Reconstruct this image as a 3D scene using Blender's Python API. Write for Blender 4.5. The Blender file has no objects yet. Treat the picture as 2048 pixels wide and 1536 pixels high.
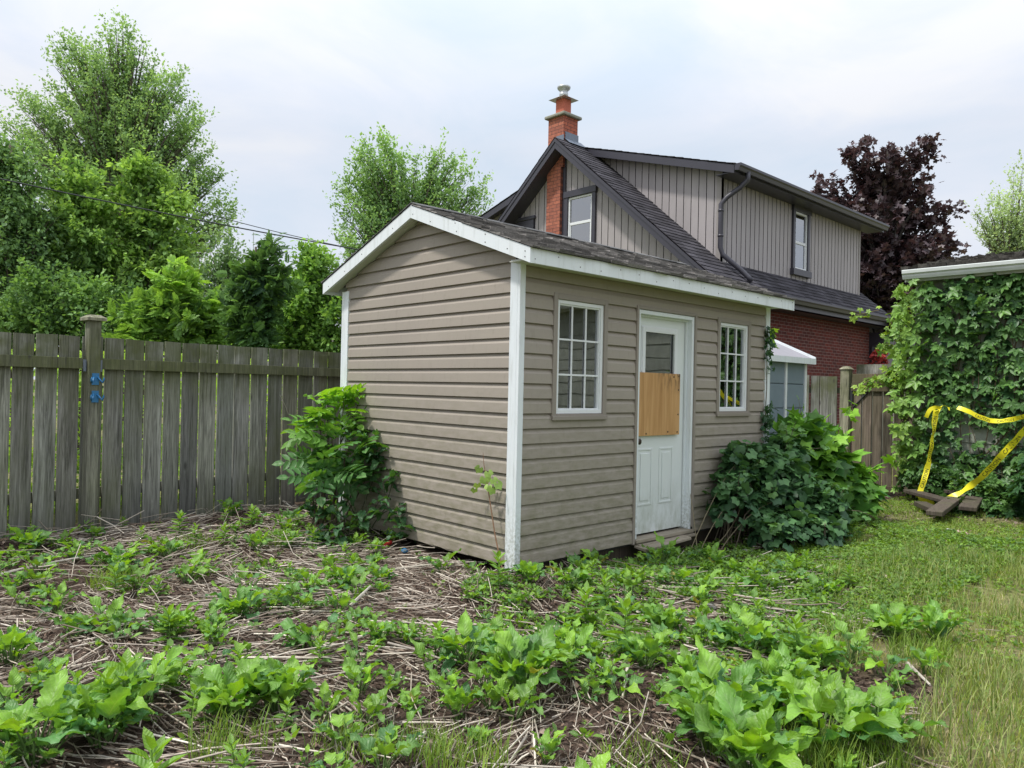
import bpy, math, random
import numpy as np
from mathutils import Matrix, Vector
SC=bpy.context.scene; COL=SC.collection
rng=np.random.default_rng(7); random.seed(7)
R=math.radians; PI=math.pi
# ------------------------------------------------------------------ camera
FPX=1503.19; CAM=np.array([-3.883,-4.0716,1.3323]); YAW,PITCH,ROLL=0.817698,0.005708,0.0213826
def cam_axes():
    f=np.array([math.cos(YAW)*math.cos(PITCH),math.sin(YAW)*math.cos(PITCH),math.sin(PITCH)])
    r=np.cross(f,[0,0,1]); r/=np.linalg.norm(r); u=np.cross(r,f)
    return r*math.cos(ROLL)+u*math.sin(ROLL), -r*math.sin(ROLL)+u*math.cos(ROLL), f
CR,CU,CF=cam_axes()
cd=bpy.data.cameras.new('camera'); cam=bpy.data.objects.new('camera',cd); COL.objects.link(cam)
cd.sensor_width=36; cd.lens=36*FPX/2048; cd.clip_end=3000; cd.clip_start=.05
cam.matrix_world=Matrix(((CR[0],CU[0],-CF[0],CAM[0]),(CR[1],CU[1],-CF[1],CAM[1]),(CR[2],CU[2],-CF[2],CAM[2]),(0,0,0,1)))
SC.camera=cam
def ray(u,v): return CF+CR*(u-1024)/FPX-CU*(v-768)/FPX
def at(u,v,d): return CAM+ray(u,v)*d               # surveyed point at distance d
def on_z(u,v,z=-.1):
    k=ray(u,v); return CAM+k*((z-CAM[2])/k[2])
def on_x(u,v,x):
    k=ray(u,v); return CAM+k*((x-CAM[0])/k[0])
def on_y(u,v,y):
    k=ray(u,v); return CAM+k*((y-CAM[1])/k[1])
# ------------------------------------------------------------------ render and light
SC.view_settings.view_transform='Standard'; SC.view_settings.look='None'; SC.view_settings.exposure=0
SC.render.engine='CYCLES'
try:
    SC.cycles.max_bounces=8; SC.cycles.transparent_max_bounces=16; SC.cycles.use_denoising=True
except Exception: pass
W=bpy.data.worlds.new('World'); SC.world=W; W.use_nodes=True
nt=W.node_tree; nt.nodes.clear(); N=nt.nodes.new; LK=nt.links.new
SUN_EL=R(62); SUN_AZ=math.atan2(.35,-.75)
bg=N('ShaderNodeBackground'); out=N('ShaderNodeOutputWorld')
sky=N('ShaderNodeTexSky'); sky.sky_type='NISHITA'; sky.sun_disc=False; sky.sun_elevation=SUN_EL; sky.sun_rotation=PI/2-SUN_AZ
sky.air_density=1.0; sky.dust_density=2.0
tc=N('ShaderNodeTexCoord'); mp=N('ShaderNodeMapping'); mp.inputs['Scale'].default_value=(1.1,1.1,2.6); LK(tc.outputs['Generated'],mp.inputs[0])
n1=N('ShaderNodeTexNoise'); n1.inputs['Scale'].default_value=2.3; n1.inputs['Detail'].default_value=7; n1.inputs['Roughness'].default_value=.55; n1.inputs['Distortion'].default_value=.6; LK(mp.outputs[0],n1.inputs['Vector'])
cr=N('ShaderNodeValToRGB'); LK(n1.outputs['Fac'],cr.inputs[0])
e=cr.color_ramp.elements; e[0].position=.30; e[0].color=(.70,.80,.93,1); e[1].position=.60; e[1].color=(.90,.92,.97,1)
m_=e_=cr.color_ramp.elements.new(.47); m_.color=(.80,.855,.96,1)
# cloud brightness grows towards the zenith as on an overcast day
sp=N('ShaderNodeSeparateXYZ'); LK(tc.outputs['Generated'],sp.inputs[0])
mr=N('ShaderNodeMapRange'); mr.inputs[1].default_value=.30; mr.inputs[2].default_value=1.0; mr.inputs[3].default_value=9.8; mr.inputs[4].default_value=20; LK(sp.outputs['Z'],mr.inputs[0])
vm=N('ShaderNodeVectorMath'); vm.operation='SCALE'; LK(cr.outputs[0],vm.inputs[0]); LK(mr.outputs[0],vm.inputs['Scale'])
mx=N('ShaderNodeMix'); mx.data_type='RGBA'; mx.inputs[0].default_value=.97; LK(sky.outputs[0],mx.inputs[6]); LK(vm.outputs[0],mx.inputs[7])
LK(mx.outputs[2],bg.inputs[0]); bg.inputs[1].default_value=.1; LK(bg.outputs[0],out.inputs[0])
sd=bpy.data.lights.new('sun','SUN'); sd.energy=3.5; sd.angle=R(5); sd.color=(1,.96,.9)
so=bpy.data.objects.new('sun',sd); COL.objects.link(so)
dv=Vector((math.cos(SUN_AZ)*math.cos(SUN_EL),math.sin(SUN_AZ)*math.cos(SUN_EL),math.sin(SUN_EL)))
so.rotation_euler=dv.to_track_quat('Z','Y').to_euler(); so.location=(0,0,20)
# ------------------------------------------------------------------ objects
WL={}
def tag(o,label=None,cat=None,group=None,kind=None):
    if label: o['label']=label
    if cat: o['category']=cat
    if group: o['group']=group
    if kind: o['kind']=kind
    return o
def thing(name,label,cat,loc=(0,0,0),group=None):
    o=bpy.data.objects.new(name,None); COL.objects.link(o); o.location=loc; o.empty_display_size=.1
    WL[o.name]=np.array(loc,float); return tag(o,label,cat,group)
def mkmesh(name,V,F,mats,cols=None,uv=None,smooth=False,midx=None,parent=None):
    """V (n,3) array, F (m,k) array or list of tuples"""
    V=np.asarray(V,float)
    if parent is not None: V=V-WL[parent.name]
    me=bpy.data.meshes.new(name)
    if isinstance(F,np.ndarray):
        m,k=F.shape; me.vertices.add(len(V)); me.vertices.foreach_set('co',V.astype(np.float32).ravel())
        me.loops.add(m*k); me.loops.foreach_set('vertex_index',F.astype(np.int32).ravel())
        me.polygons.add(m); me.polygons.foreach_set('loop_start',np.arange(0,m*k,k,dtype=np.int32))
        try: me.polygons.foreach_set('loop_total',np.full(m,k,dtype=np.int32))
        except Exception: pass
        me.update(calc_edges=True)
    else:
        me.from_pydata(V.tolist(),[],F); me.update()
    for mt in (mats if isinstance(mats,(list,tuple)) else [mats]): me.materials.append(mt)
    if midx is not None: me.polygons.foreach_set('material_index',np.asarray(midx,dtype=np.int32))
    if cols is not None:
        c=np.ones((len(me.polygons),4),np.float32); c[:,:3]=cols
        a=me.attributes.new('Col','FLOAT_COLOR','FACE'); a.data.foreach_set('color',c.ravel())
    if uv is not None:
        l=me.uv_layers.new(name='UVMap'); li=np.zeros(len(me.loops),np.int32); me.loops.foreach_get('vertex_index',li)
        l.data.foreach_set('uv',np.asarray(uv,np.float32)[li].ravel())
    if smooth: me.polygons.foreach_set('use_smooth',np.ones(len(me.polygons),bool))
    me.validate()
    o=bpy.data.objects.new(name,me); COL.objects.link(o)
    if parent is not None: o.parent=parent; WL[o.name]=WL[parent.name]
    else: WL[o.name]=np.zeros(3)
    return o
class MB:
    def __init__(s): s.v=[];s.f=[];s.c=[];s.m=[];s.col=(.5,.5,.5);s.mi=0
    def add(s,V,F,c=None):
        b=len(s.v); s.v.extend([tuple(map(float,p)) for p in V])
        for f in F: s.f.append(tuple(b+i for i in f)); s.c.append(c if c is not None else s.col); s.m.append(s.mi)
    def box(s,x0,x1,y0,y1,z0,z1,c=None):
        s.add([(x0,y0,z0),(x1,y0,z0),(x1,y1,z0),(x0,y1,z0),(x0,y0,z1),(x1,y0,z1),(x1,y1,z1),(x0,y1,z1)],
              [(0,3,2,1),(4,5,6,7),(0,1,5,4),(1,2,6,5),(2,3,7,6),(3,0,4,7)],c)
    def obox(s,o,a,b,d,c=None):
        """box from corner o along the vectors a, b, d"""
        o,a,b,d=map(np.array,(o,a,b,d))
        P=[o,o+a,o+a+b,o+b,o+d,o+a+d,o+a+b+d,o+b+d]
        F=[(0,3,2,1),(4,5,6,7),(0,1,5,4),(1,2,6,5),(2,3,7,6),(3,0,4,7)]
        if np.dot(np.cross(a,b),d)<0: F=[f[::-1] for f in F]
        s.add(P,F,c)
    def quad(s,a,b,c_,d,c=None): s.add([a,b,c_,d],[(0,1,2,3)],c)
    def tube(s,pts,rad,n=6,c=None,cap=True):
        P=np.array(pts,float); k=len(P); rad=np.broadcast_to(rad,(k,))
        T=np.gradient(P,axis=0); T/=np.linalg.norm(T,axis=1)[:,None]+1e-9
        h=np.array([0,0,1.]) if abs(T[0][2])<.9 else np.array([1.,0,0])
        V=[];F=[]
        for i in range(k):
            a=np.cross(T[i],h); a/=np.linalg.norm(a)+1e-9; b=np.cross(T[i],a); 
            for j in range(n):
                w=2*PI*j/n; V.append(P[i]+rad[i]*(a*math.cos(w)+b*math.sin(w)))
        for i in range(k-1):
            for j in range(n): F.append((i*n+j,i*n+(j+1)%n,(i+1)*n+(j+1)%n,(i+1)*n+j))
        if cap: F.append(tuple(range(n))[::-1]); F.append(tuple((k-1)*n+j for j in range(n)))
        s.add(V,F,c)
    def lathe(s,cx,cy,prof,n=20,c=None):
        V=[];F=[]
        for r,z in prof:
            for j in range(n): V.append((cx+r*math.cos(2*PI*j/n),cy+r*math.sin(2*PI*j/n),z))
        for i in range(len(prof)-1):
            for j in range(n): F.append((i*n+j,i*n+(j+1)%n,(i+1)*n+(j+1)%n,(i+1)*n+j))
        F.append(tuple(range(n))[::-1]); F.append(tuple((len(prof)-1)*n+j for j in range(n)))
        s.add(V,F,c)
    def build(s,name,mats,parent=None,smooth=False,bevel=0):
        o=mkmesh(name,s.v,s.f,mats,cols=np.array(s.c,np.float32),parent=parent,smooth=smooth,midx=s.m)
        if bevel:
            b=o.modifiers.new('bevel','BEVEL'); b.width=bevel; b.segments=2; b.limit_method='ANGLE'; b.angle_limit=R(40)
        return o
# ------------------------------------------------------------------ materials
def new_mat(name):
    m=bpy.data.materials.new(name); m.use_nodes=True; t=m.node_tree; t.nodes.clear()
    return m,t
class NB:
    """tiny node builder"""
    def __init__(s,name):
        s.m,s.t=new_mat(name); s.out=s.n('ShaderNodeOutputMaterial'); s.tc=s.n('ShaderNodeTexCoord')
    def n(s,k,**a):
        x=s.t.nodes.new(k)
        for q,v in a.items(): setattr(x,q,v)
        return x
    def l(s,a,b): s.t.links.new(a,b)
    def noise(s,scale,detail=4,rough=.55,stretch=(1,1,1),vec=None,dist=0,loc=(0,0,0)):
        mp=s.n('ShaderNodeMapping'); mp.inputs['Scale'].default_value=stretch; mp.inputs['Location'].default_value=loc
        s.l(vec or s.tc.outputs['Object'],mp.inputs[0])
        x=s.n('ShaderNodeTexNoise'); x.inputs['Scale'].default_value=scale; x.inputs['Detail'].default_value=detail
        x.inputs['Roughness'].default_value=rough; x.inputs['Distortion'].default_value=dist; s.l(mp.outputs[0],x.inputs['Vector'])
        return x.outputs['Fac']
    def ramp(s,fac,stops):
        x=s.n('ShaderNodeValToRGB'); s.l(fac,x.inputs[0]); e=x.color_ramp.elements
        while len(e)<len(stops): e.new(.5)
        for q,(p,c) in zip(e,stops): q.position=p; q.color=(c if len(c)==4 else (*c,1)) if not isinstance(c,float) else (c,c,c,1)
        return x.outputs[0]
    def mix(s,f,a,b,mode='MIX'):
        x=s.n('ShaderNodeMix',data_type='RGBA',blend_type=mode); 
        for i,q in ((0,f),(6,a),(7,b)):
            if hasattr(q,'links') or hasattr(q,'is_linked'): s.l(q,x.inputs[i])
            else: x.inputs[i].default_value=q if i==0 else ((*q,1) if len(q)==3 else q)
        return x.outputs[2]
    def math(s,op,a,b=0.,clamp=False):
        x=s.n('ShaderNodeMath',operation=op,use_clamp=clamp)
        for i,q in ((0,a),(1,b)):
            if hasattr(q,'is_linked'): s.l(q,x.inputs[i])
            else: x.inputs[i].default_value=q
        return x.outputs[0]
    def attr(s): x=s.n('ShaderNodeAttribute',attribute_name='Col'); return x.outputs['Color']
    def pos(s):
        x=s.n('ShaderNodeSeparateXYZ'); g=s.n('ShaderNodeNewGeometry'); s.l(g.outputs['Position'],x.inputs[0]); return x.outputs
    def bump(s,h,strength=.3,dist=.01):
        x=s.n('ShaderNodeBump'); x.inputs['Strength'].default_value=strength; x.inputs['Distance'].default_value=dist; s.l(h,x.inputs['Height']); return x.outputs[0]
    def pbr(s,col,rough=.6,metal=0,bump=None,spec=.5):
        x=s.n('ShaderNodeBsdfPrincipled')
        for i,q in (('Base Color',col),('Roughness',rough),('Metallic',metal),('Specular IOR Level',spec)):
            if hasattr(q,'is_linked'): s.l(q,x.inputs[i])
            else: x.inputs[i].default_value=(*q,1) if i=='Base Color' and len(q)==3 else q
        if bump is not None: s.l(bump,x.inputs['Normal'])
        s.l(x.outputs[0],s.out.inputs[0]); return s.m
def simple(name,col,rough=.6,metal=0,var=.12,scale=6,bump=.0):
    b=NB(name); n=b.noise(scale,5)
    c=b.mix(n,[x*(1-var) for x in col],[min(1,x*(1+var)) for x in col])
    return b.pbr(c,rough,metal,b.bump(b.noise(scale*8,3),bump,.004) if bump else None)
def attr_mat(name,rough=.7,nscale=20,lo=.75,hi=1.2,stretch=(1,1,1),bump=.3,bd=.005,spec=.4):
    b=NB(name); n=b.noise(nscale,5,.6,stretch); c=b.mix(1.0,b.attr(),b.ramp(n,[(.25,lo),(.75,hi)]),'MULTIPLY')
    return b.pbr(c,rough,0,b.bump(n,bump,bd),spec)
M={}
# vinyl siding: tan with dirt, and green algae low on the wall
b=NB('vinyl_siding'); P=b.pos(); n=b.noise(1.6,6,.6); n2=b.noise(9,4,.6,(1,1,3)); g=b.noise(120,3,.6,(.06,.06,1))
base=b.mix(n,(.298,.262,.224),(.362,.318,.265))
fade=b.n('ShaderNodeMapRange'); b.l(P['Z'],fade.inputs[0]); fade.inputs[1].default_value=1.55; fade.inputs[2].default_value=.15; fade.inputs[3].default_value=0; fade.inputs[4].default_value=1
alg=b.math('MULTIPLY',b.ramp(n2,[(.35,0.),(.7,1.)]),fade.outputs[0]); alg=b.math('MULTIPLY',alg,.8)
c=b.mix(alg,base,(.175,.165,.10)); c=b.mix(b.math('MULTIPLY',b.ramp(b.noise(30,5,.7,(1,1,.25)),[(.55,0.),(.8,1.)]),.35),c,(.16,.14,.11))
M['siding']=b.pbr(c,.62,0,b.bump(g,.12,.002),.35)
b=NB('white_trim'); P=b.pos(); n=b.noise(5,6,.65,(1,1,.5)); 
st=b.noise(22,5,.6,(1,1,.12)); c=b.mix(n,(.70,.75,.78),(.77,.80,.81)); c=b.mix(b.math('MULTIPLY',b.ramp(st,[(.52,0.),(.75,1.)]),.38),c,(.38,.40,.36))
lo=b.n('ShaderNodeMapRange'); b.l(P['Z'],lo.inputs[0]); lo.inputs[1].default_value=.5; lo.inputs[2].default_value=-.05; lo.inputs[3].default_value=0; lo.inputs[4].default_value=.75
c=b.mix(b.math('MULTIPLY',b.ramp(b.noise(40,4,.7),[(.42,0.),(.6,1.)]),lo.outputs[0]),c,(.24,.25,.17))
M['trim']=b.pbr(c,.45,0,None,.4)
b=NB('white_door_paint'); P=b.pos(); n=b.noise(3,6,.65)
c=b.mix(n,(.66,.70,.69),(.74,.77,.76)); lo=b.n('ShaderNodeMapRange'); b.l(P['Z'],lo.inputs[0]); lo.inputs[1].default_value=.55; lo.inputs[2].default_value=.05; lo.inputs[3].default_value=0; lo.inputs[4].default_value=.8
c=b.mix(b.math('MULTIPLY',b.ramp(b.noise(11,5,.7,(1,1,.45)),[(.4,0.),(.72,1.)]),lo.outputs[0]),c,(.33,.36,.27))
M['door']=b.pbr(c,.42)
M['white']=simple('white_vinyl',(.74,.76,.77),.4,0,.05)
M['tan_trim']=simple('tan_trim',(.27,.235,.20),.5,0,.1)
M['soffit']=simple('soffit',(.62,.62,.56),.6,0,.08)
M['dark']=simple('dark_interior',(.05,.048,.045),.9,0,.2)
M['charcoal']=simple('charcoal_aluminium',(.045,.043,.056),.38,0,.12,3)
M['flashing']=simple('lead_flashing',(.17,.20,.25),.5,.3,.2)
M['metal']=simple('galvanised_metal',(.5,.52,.53),.38,.6,.15)
M['concrete']=simple('mossy_concrete',(.27,.27,.22),.9,0,.3,25,.5)
M['rust']=simple('dark_bronze',(.07,.05,.04),.45,.5,.3)
M['wood_step']=simple('weathered_step',(.30,.26,.20),.85,0,.25,14,.3)
# plywood
b=NB('plywood'); n=b.noise(3.2,5,.6,(5,5,.35),dist=1.2); c=b.ramp(n,[(.3,(.42,.225,.085)),(.55,(.54,.31,.13)),(.75,(.60,.37,.17))])
P=b.pos(); tp=b.n('ShaderNodeMapRange'); b.l(P['Z'],tp.inputs[0]); tp.inputs[1].default_value=1.30; tp.inputs[2].default_value=1.5; tp.inputs[3].default_value=0; tp.inputs[4].default_value=1
xx=b.n('ShaderNodeMapRange'); b.l(P['X'],xx.inputs[0]); xx.inputs[1].default_value=1.7; xx.inputs[2].default_value=1.95; xx.inputs[3].default_value=0; xx.inputs[4].default_value=1
c=b.mix(b.math('MULTIPLY',b.math('MULTIPLY',b.ramp(b.noise(12,4,.6,(2.5,1,.5)),[(.46,0.),(.58,1.)]),tp.outputs[0]),xx.outputs[0]),c,(.13,.075,.035))
M['ply']=b.pbr(c,.7,0,b.bump(n,.1,.003),.3)
# old fence wood
def wood(name,lo,hi,green,gz=(1.3,0.0)):
    b=NB(name); P=b.pos(); ofs=b.n('ShaderNodeVectorMath',operation='MULTIPLY_ADD'); b.l(b.attr(),ofs.inputs[0]); ofs.inputs[1].default_value=(37,53,91); b.l(b.tc.outputs['Object'],ofs.inputs[2]); vec=ofs.outputs[0]
    n=b.noise(5.5,7,.72,(5,5,.20),vec=vec,dist=1.3); fine=b.noise(20,4,.65,(6,6,.22),vec=vec)
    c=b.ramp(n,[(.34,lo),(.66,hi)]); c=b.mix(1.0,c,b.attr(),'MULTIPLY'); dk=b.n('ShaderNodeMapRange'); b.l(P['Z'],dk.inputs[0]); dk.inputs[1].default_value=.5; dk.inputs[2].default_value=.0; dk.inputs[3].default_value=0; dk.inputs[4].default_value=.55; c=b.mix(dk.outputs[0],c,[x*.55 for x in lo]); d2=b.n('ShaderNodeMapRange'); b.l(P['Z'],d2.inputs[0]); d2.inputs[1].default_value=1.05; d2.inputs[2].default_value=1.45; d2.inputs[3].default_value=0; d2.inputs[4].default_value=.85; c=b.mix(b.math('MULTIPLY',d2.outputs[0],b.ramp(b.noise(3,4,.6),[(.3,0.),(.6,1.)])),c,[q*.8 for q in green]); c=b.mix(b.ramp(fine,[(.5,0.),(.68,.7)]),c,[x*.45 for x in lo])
    a=b.math('MULTIPLY',b.ramp(b.noise(1.5,5,.65,(1.6,1.6,.5)),[(.45,0.),(.72,1.)]),.6); c=b.mix(a,c,green)
    kn=b.n('ShaderNodeTexVoronoi'); mpk=b.n('ShaderNodeMapping'); mpk.inputs['Scale'].default_value=(4,4,1.6); b.l(vec,mpk.inputs[0]); b.l(mpk.outputs[0],kn.inputs['Vector']); kn.inputs['Scale'].default_value=1.0
    c=b.mix(b.ramp(kn.outputs['Distance'],[(.03,.75),(.09,0.)]),c,[x*.45 for x in lo])
    return b.pbr(c,.88,0,b.bump(n,.35,.004),.2)
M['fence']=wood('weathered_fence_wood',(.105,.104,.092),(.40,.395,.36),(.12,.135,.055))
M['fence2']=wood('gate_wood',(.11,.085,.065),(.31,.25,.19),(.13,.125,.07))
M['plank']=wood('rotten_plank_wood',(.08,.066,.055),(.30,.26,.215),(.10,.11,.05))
M['shingle']=attr_mat('asphalt_shingle',.9,60,.6,1.35,(1,1,1),.5,.006,.2)
M['shake']=attr_mat('mossy_shake',.95,30,.5,1.4,(1,1,1),.6,.01,.1)
M['panel']=attr_mat('batten_panel',.55,4,.9,1.08,(1,1,.3),.05,.002,.4)
M['plastic']=attr_mat('plastic_shed_panel',.5,5,.88,1.1,(1,1,1),.1,.002,.4)
M['gside']=attr_mat('painted_shingle_siding',.75,16,.75,1.15,(1,1,.3),.3,.006,.3)
# brick
def brick(name,c1,c2,mort,axis,bw=.203,bh=.0677,ms=.010,bias=0.):
    b=NB(name); P=b.pos(); cb=b.n('ShaderNodeCombineXYZ'); b.l(P[axis],cb.inputs[0]); b.l(P['Z'],cb.inputs[1])
    t=b.n('ShaderNodeTexBrick'); t.inputs['Scale'].default_value=1; t.inputs['Brick Width'].default_value=bw; t.inputs['Row Height'].default_value=bh; t.inputs['Mortar Size'].default_value=ms*.5; t.inputs['Mortar Smooth'].default_value=.3
    t.inputs['Bias'].default_value=bias; b.l(cb.outputs[0],t.inputs['Vector']); t.inputs['Color1'].default_value=(*c1,1); t.inputs['Color2'].default_value=(*c2,1); t.inputs['Mortar'].default_value=(*mort,1)
    n=b.noise(14,5,.6); c=b.mix(1.0,t.outputs['Color'],b.ramp(n,[(.25,.7),(.8,1.3)]),'MULTIPLY')
    return b.pbr(c,.9,0,b.bump(t.outputs['Fac'],-.6,.01),.2)
M['brick_side']=brick('red_brick',(.17,.042,.034),(.10,.035,.032),(.26,.19,.175),'X')
M['brick_chim']=brick('orange_brick',(.43,.155,.10),(.33,.12,.085),(.11,.065,.06),'Y',.21,.075,.012)
M['brick_chim_x']=brick('orange_brick_return',(.44,.135,.085),(.36,.115,.08),(.10,.055,.05),'X',.21,.075,.012)
M['flue']=simple('clay_flue',(.48,.13,.08),.8,0,.15)
# glass
def glass(name,tint,refl_ior=1.55,base=.04):
    b=NB(name); tr=b.n('ShaderNodeBsdfTransparent'); tr.inputs[0].default_value=(*tint,1); g=b.n('ShaderNodeBsdfGlossy'); g.inputs['Roughness'].default_value=.015; g.inputs[0].default_value=(.95,.97,1,1)
    n=b.noise(1.6,2,.5); bp_=b.bump(n,.06,.05); b.l(bp_,g.inputs['Normal'])
    fr=b.n('ShaderNodeFresnel'); fr.inputs[0].default_value=refl_ior; f=b.math('ADD',fr.outputs[0],base); ms=b.n('ShaderNodeMixShader'); b.l(f,ms.inputs[0]); b.l(tr.outputs[0],ms.inputs[1]); b.l(g.outputs[0],ms.inputs[2]); b.l(ms.outputs[0],b.out.inputs[0]); return b.m
M['glass']=glass('window_glass',(.8,.83,.83),1.8,.18)
M['glass_sky']=glass('house_window_glass',(.55,.6,.6),2.2,.2)
# leaves
def leafmat(name,trans=.38,gloss=.06,rough=.35,veins=False,tcol=(1.25,1.15,.45),gain=1.5):
    b=NB(name); c=b.attr(); n=b.noise(18,3,.6); c=b.mix(1.0,c,b.ramp(n,[(.3,.75),(.7,1.25)]),'MULTIPLY'); nrm=None
    gn=b.n('ShaderNodeVectorMath',operation='SCALE'); b.l(c,gn.inputs[0]); gn.inputs['Scale'].default_value=gain; c=gn.outputs[0]
    if veins:
        uv=b.n('ShaderNodeSeparateXYZ'); b.l(b.tc.outputs['UV'],uv.inputs[0])
        ax=b.math('ABSOLUTE',uv.outputs['X']); w=b.math('SUBTRACT',b.math('MULTIPLY',uv.outputs['Y'],7.5),b.math('MULTIPLY',ax,2.2))
        fr=b.math('ABSOLUTE',b.math('SUBTRACT',b.math('FRACT',w),.5)); v=b.math('LESS_THAN',fr,.045); mid=b.math('LESS_THAN',ax,.035); vv=b.math('MAXIMUM',v,mid)
        c=b.mix(b.math('MULTIPLY',vv,.34),c,(.32,.42,.20)); hh=b.math('ADD',b.math('MULTIPLY',fr,1.2),b.noise(70,3,.6)); nrm=b.bump(hh,.45,.006)
    d=b.n('ShaderNodeBsdfDiffuse'); b.l(c,d.inputs[0]); t=b.n('ShaderNodeBsdfTranslucent'); tc_=b.mix(1.0,c,tcol,'MULTIPLY'); b.l(tc_,t.inputs[0])
    m1=b.n('ShaderNodeMixShader'); m1.inputs[0].default_value=trans; b.l(d.outputs[0],m1.inputs[1]); b.l(t.outputs[0],m1.inputs[2])
    g=b.n('ShaderNodeBsdfGlossy'); g.inputs['Roughness'].default_value=rough; m2=b.n('ShaderNodeMixShader'); m2.inputs[0].default_value=gloss
    if nrm is not None:
        for q in (d,g): b.l(nrm,q.inputs['Normal'])
    b.l(m1.outputs[0],m2.inputs[1]); b.l(g.outputs[0],m2.inputs[2]); b.l(m2.outputs[0],b.out.inputs[0]); return b.m
M['leaf']=leafmat('tree_leaves',.40,.02,.5,tcol=(1.15,1.12,.62),gain=2.0); M['weed']=leafmat('broad_leaves',.38,.035,.45,True,(1.35,1.3,.28),1.62); M['vine']=leafmat('vine_leaves',.28,.03,.42,gain=1.45)
M['purple']=leafmat('purple_leaves',.2,.05,.45,False,(1.2,.8,.7),.85); M['grass']=leafmat('grass_blades',.4,.01,.5,gain=1.45)
M['bark']=attr_mat('bark',.9,18,.6,1.3,(1,1,.3),.5,.01,.1); M['stem']=attr_mat('stems',.7,30,.8,1.2,(1,1,1),.1,.002,.2)
M['straw']=attr_mat('dry_stalks',.75,40,.7,1.25,(1,1,1),.2,.002,.25)
# soil / lawn / far ground, mixed by a painted zone colour (r: lawn amount)
b=NB('soil_and_turf'); z=b.n('ShaderNodeAttribute',attribute_name='Zone'); sz=b.n('ShaderNodeSeparateColor'); b.l(z.outputs['Color'],sz.inputs[0])
s1=b.noise(26,7,.7); s2=b.noise(5,5,.6); soil=b.ramp(s1,[(.3,(.030,.020,.015)),(.5,(.085,.058,.045)),(.72,(.19,.14,.11))]); soil=b.mix(b.ramp(s2,[(.4,0.),(.65,.5)]),soil,(.045,.032,.024))
l1=b.noise(9,7,.7); turf=b.ramp(l1,[(.3,(.07,.075,.03)),(.48,(.14,.15,.05)),(.62,(.24,.23,.10)),(.75,(.32,.26,.16))]); turf=b.mix(b.ramp(b.noise(2.2,5,.65),[(.5,0.),(.7,.55)]),turf,(.26,.20,.14))
c=b.mix(sz.outputs[0],soil,turf); M['ground']=b.pbr(c,.95,0,b.bump(s1,.8,.03),.15)
M['tape']=simple('yellow_tape',(.86,.78,.03),.35,0,.05); M['ink']=simple('black_ink',(.02,.02,.02),.5,0,.1)
M['blue']=simple('blue_plastic',(.03,.17,.36),.4,0,.1); M['cable']=simple('black_cable',(.03,.035,.035),.6,0,.1)
M['dbrick']=simple('broken_brick',(.42,.30,.25),.9,0,.3,20,.4); M['stone']=simple('grey_stone',(.24,.23,.21),.9,0,.3,20,.4)
M['redplastic']=simple('red_plastic',(.30,.02,.02),.35,0,.1)
# ------------------------------------------------------------------ ground
def smooth(a,b_,x): t=np.clip((x-a)/(b_-a),0,1); return t*t*(3-2*t)
def vnoise(x,y,s,seed=0):
    x=np.asarray(x,float)*s; y=np.asarray(y,float)*s; xi=np.floor(x); yi=np.floor(y); fx=x-xi; fy=y-yi; fx=fx*fx*(3-2*fx); fy=fy*fy*(3-2*fy)
    h=lambda a,b_: np.modf(np.abs(np.sin(a*127.1+b_*311.7+seed*74.7)*43758.5453))[0]
    return (h(xi,yi)*(1-fx)+h(xi+1,yi)*fx)*(1-fy)+(h(xi,yi+1)*(1-fx)+h(xi+1,yi+1)*fx)*fy
def gz(x,y):
    x=np.asarray(x,float); y=np.asarray(y,float); near=smooth(14,8,np.hypot(x,y))
    z=-.10+near*((vnoise(x,y,1.1,1)-.5)*.06+(vnoise(x,y,3.3,2)-.5)*.03)
    z=z+near*.13*smooth(1.2,3.2,y)*smooth(2.5,.2,x)
    z=z-near*.03*smooth(.5,1.5,x)*smooth(1,-.2,y)*smooth(3.5,2.5,x)
    z=z+near*.05*smooth(.9,.2,np.hypot(x+.1,y+.35))
    return z
def lawn(x,y):
    x=np.asarray(x,float); y=np.asarray(y,float)
    edge=np.interp(x,[-4,-.6,1.15,2.3,3.6,5,9],[-5.2,-3.0,-2.15,-1.35,-.6,-.3,.2])
    return smooth(-.28,.22,edge-y+(vnoise(x,y,2.2,5)-.5)*.9)
gx=np.concatenate([[-900,-300,-100,-40,-20,-12],np.arange(-8,12.01,.1),[14,18,25,45,100,300,900]])
gy=np.concatenate([[-900,-300,-100,-40,-20,-12],np.arange(-8,8.01,.1),[10,14,20,40,100,300,900]])
GX,GY=np.meshgrid(gx,gy); GZ=gz(GX,GY); GZ=GZ-.0*GX
V=np.stack([GX.ravel(),GY.ravel(),GZ.ravel()],1); nx,ny=len(gx),len(gy)
I=np.arange((ny-1)*nx).reshape(ny-1,nx)[:,:-1].ravel(); F=np.stack([I,I+1,I+1+nx,I+nx],1)
ground=mkmesh('ground',V,F,M['ground'],smooth=True); ground['kind']='structure'
zl=lawn(GX,GY).ravel(); far=(GY.ravel()>3.6)|(GX.ravel()>8)|(np.hypot(GX,GY).ravel()>12); zl=np.where(far,1,zl)
a=ground.data.attributes.new('Zone','FLOAT_COLOR','POINT'); cc=np.ones((len(V),4),np.float32); cc[:,0]=zl; a.data.foreach_set('color',cc.ravel())
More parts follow.
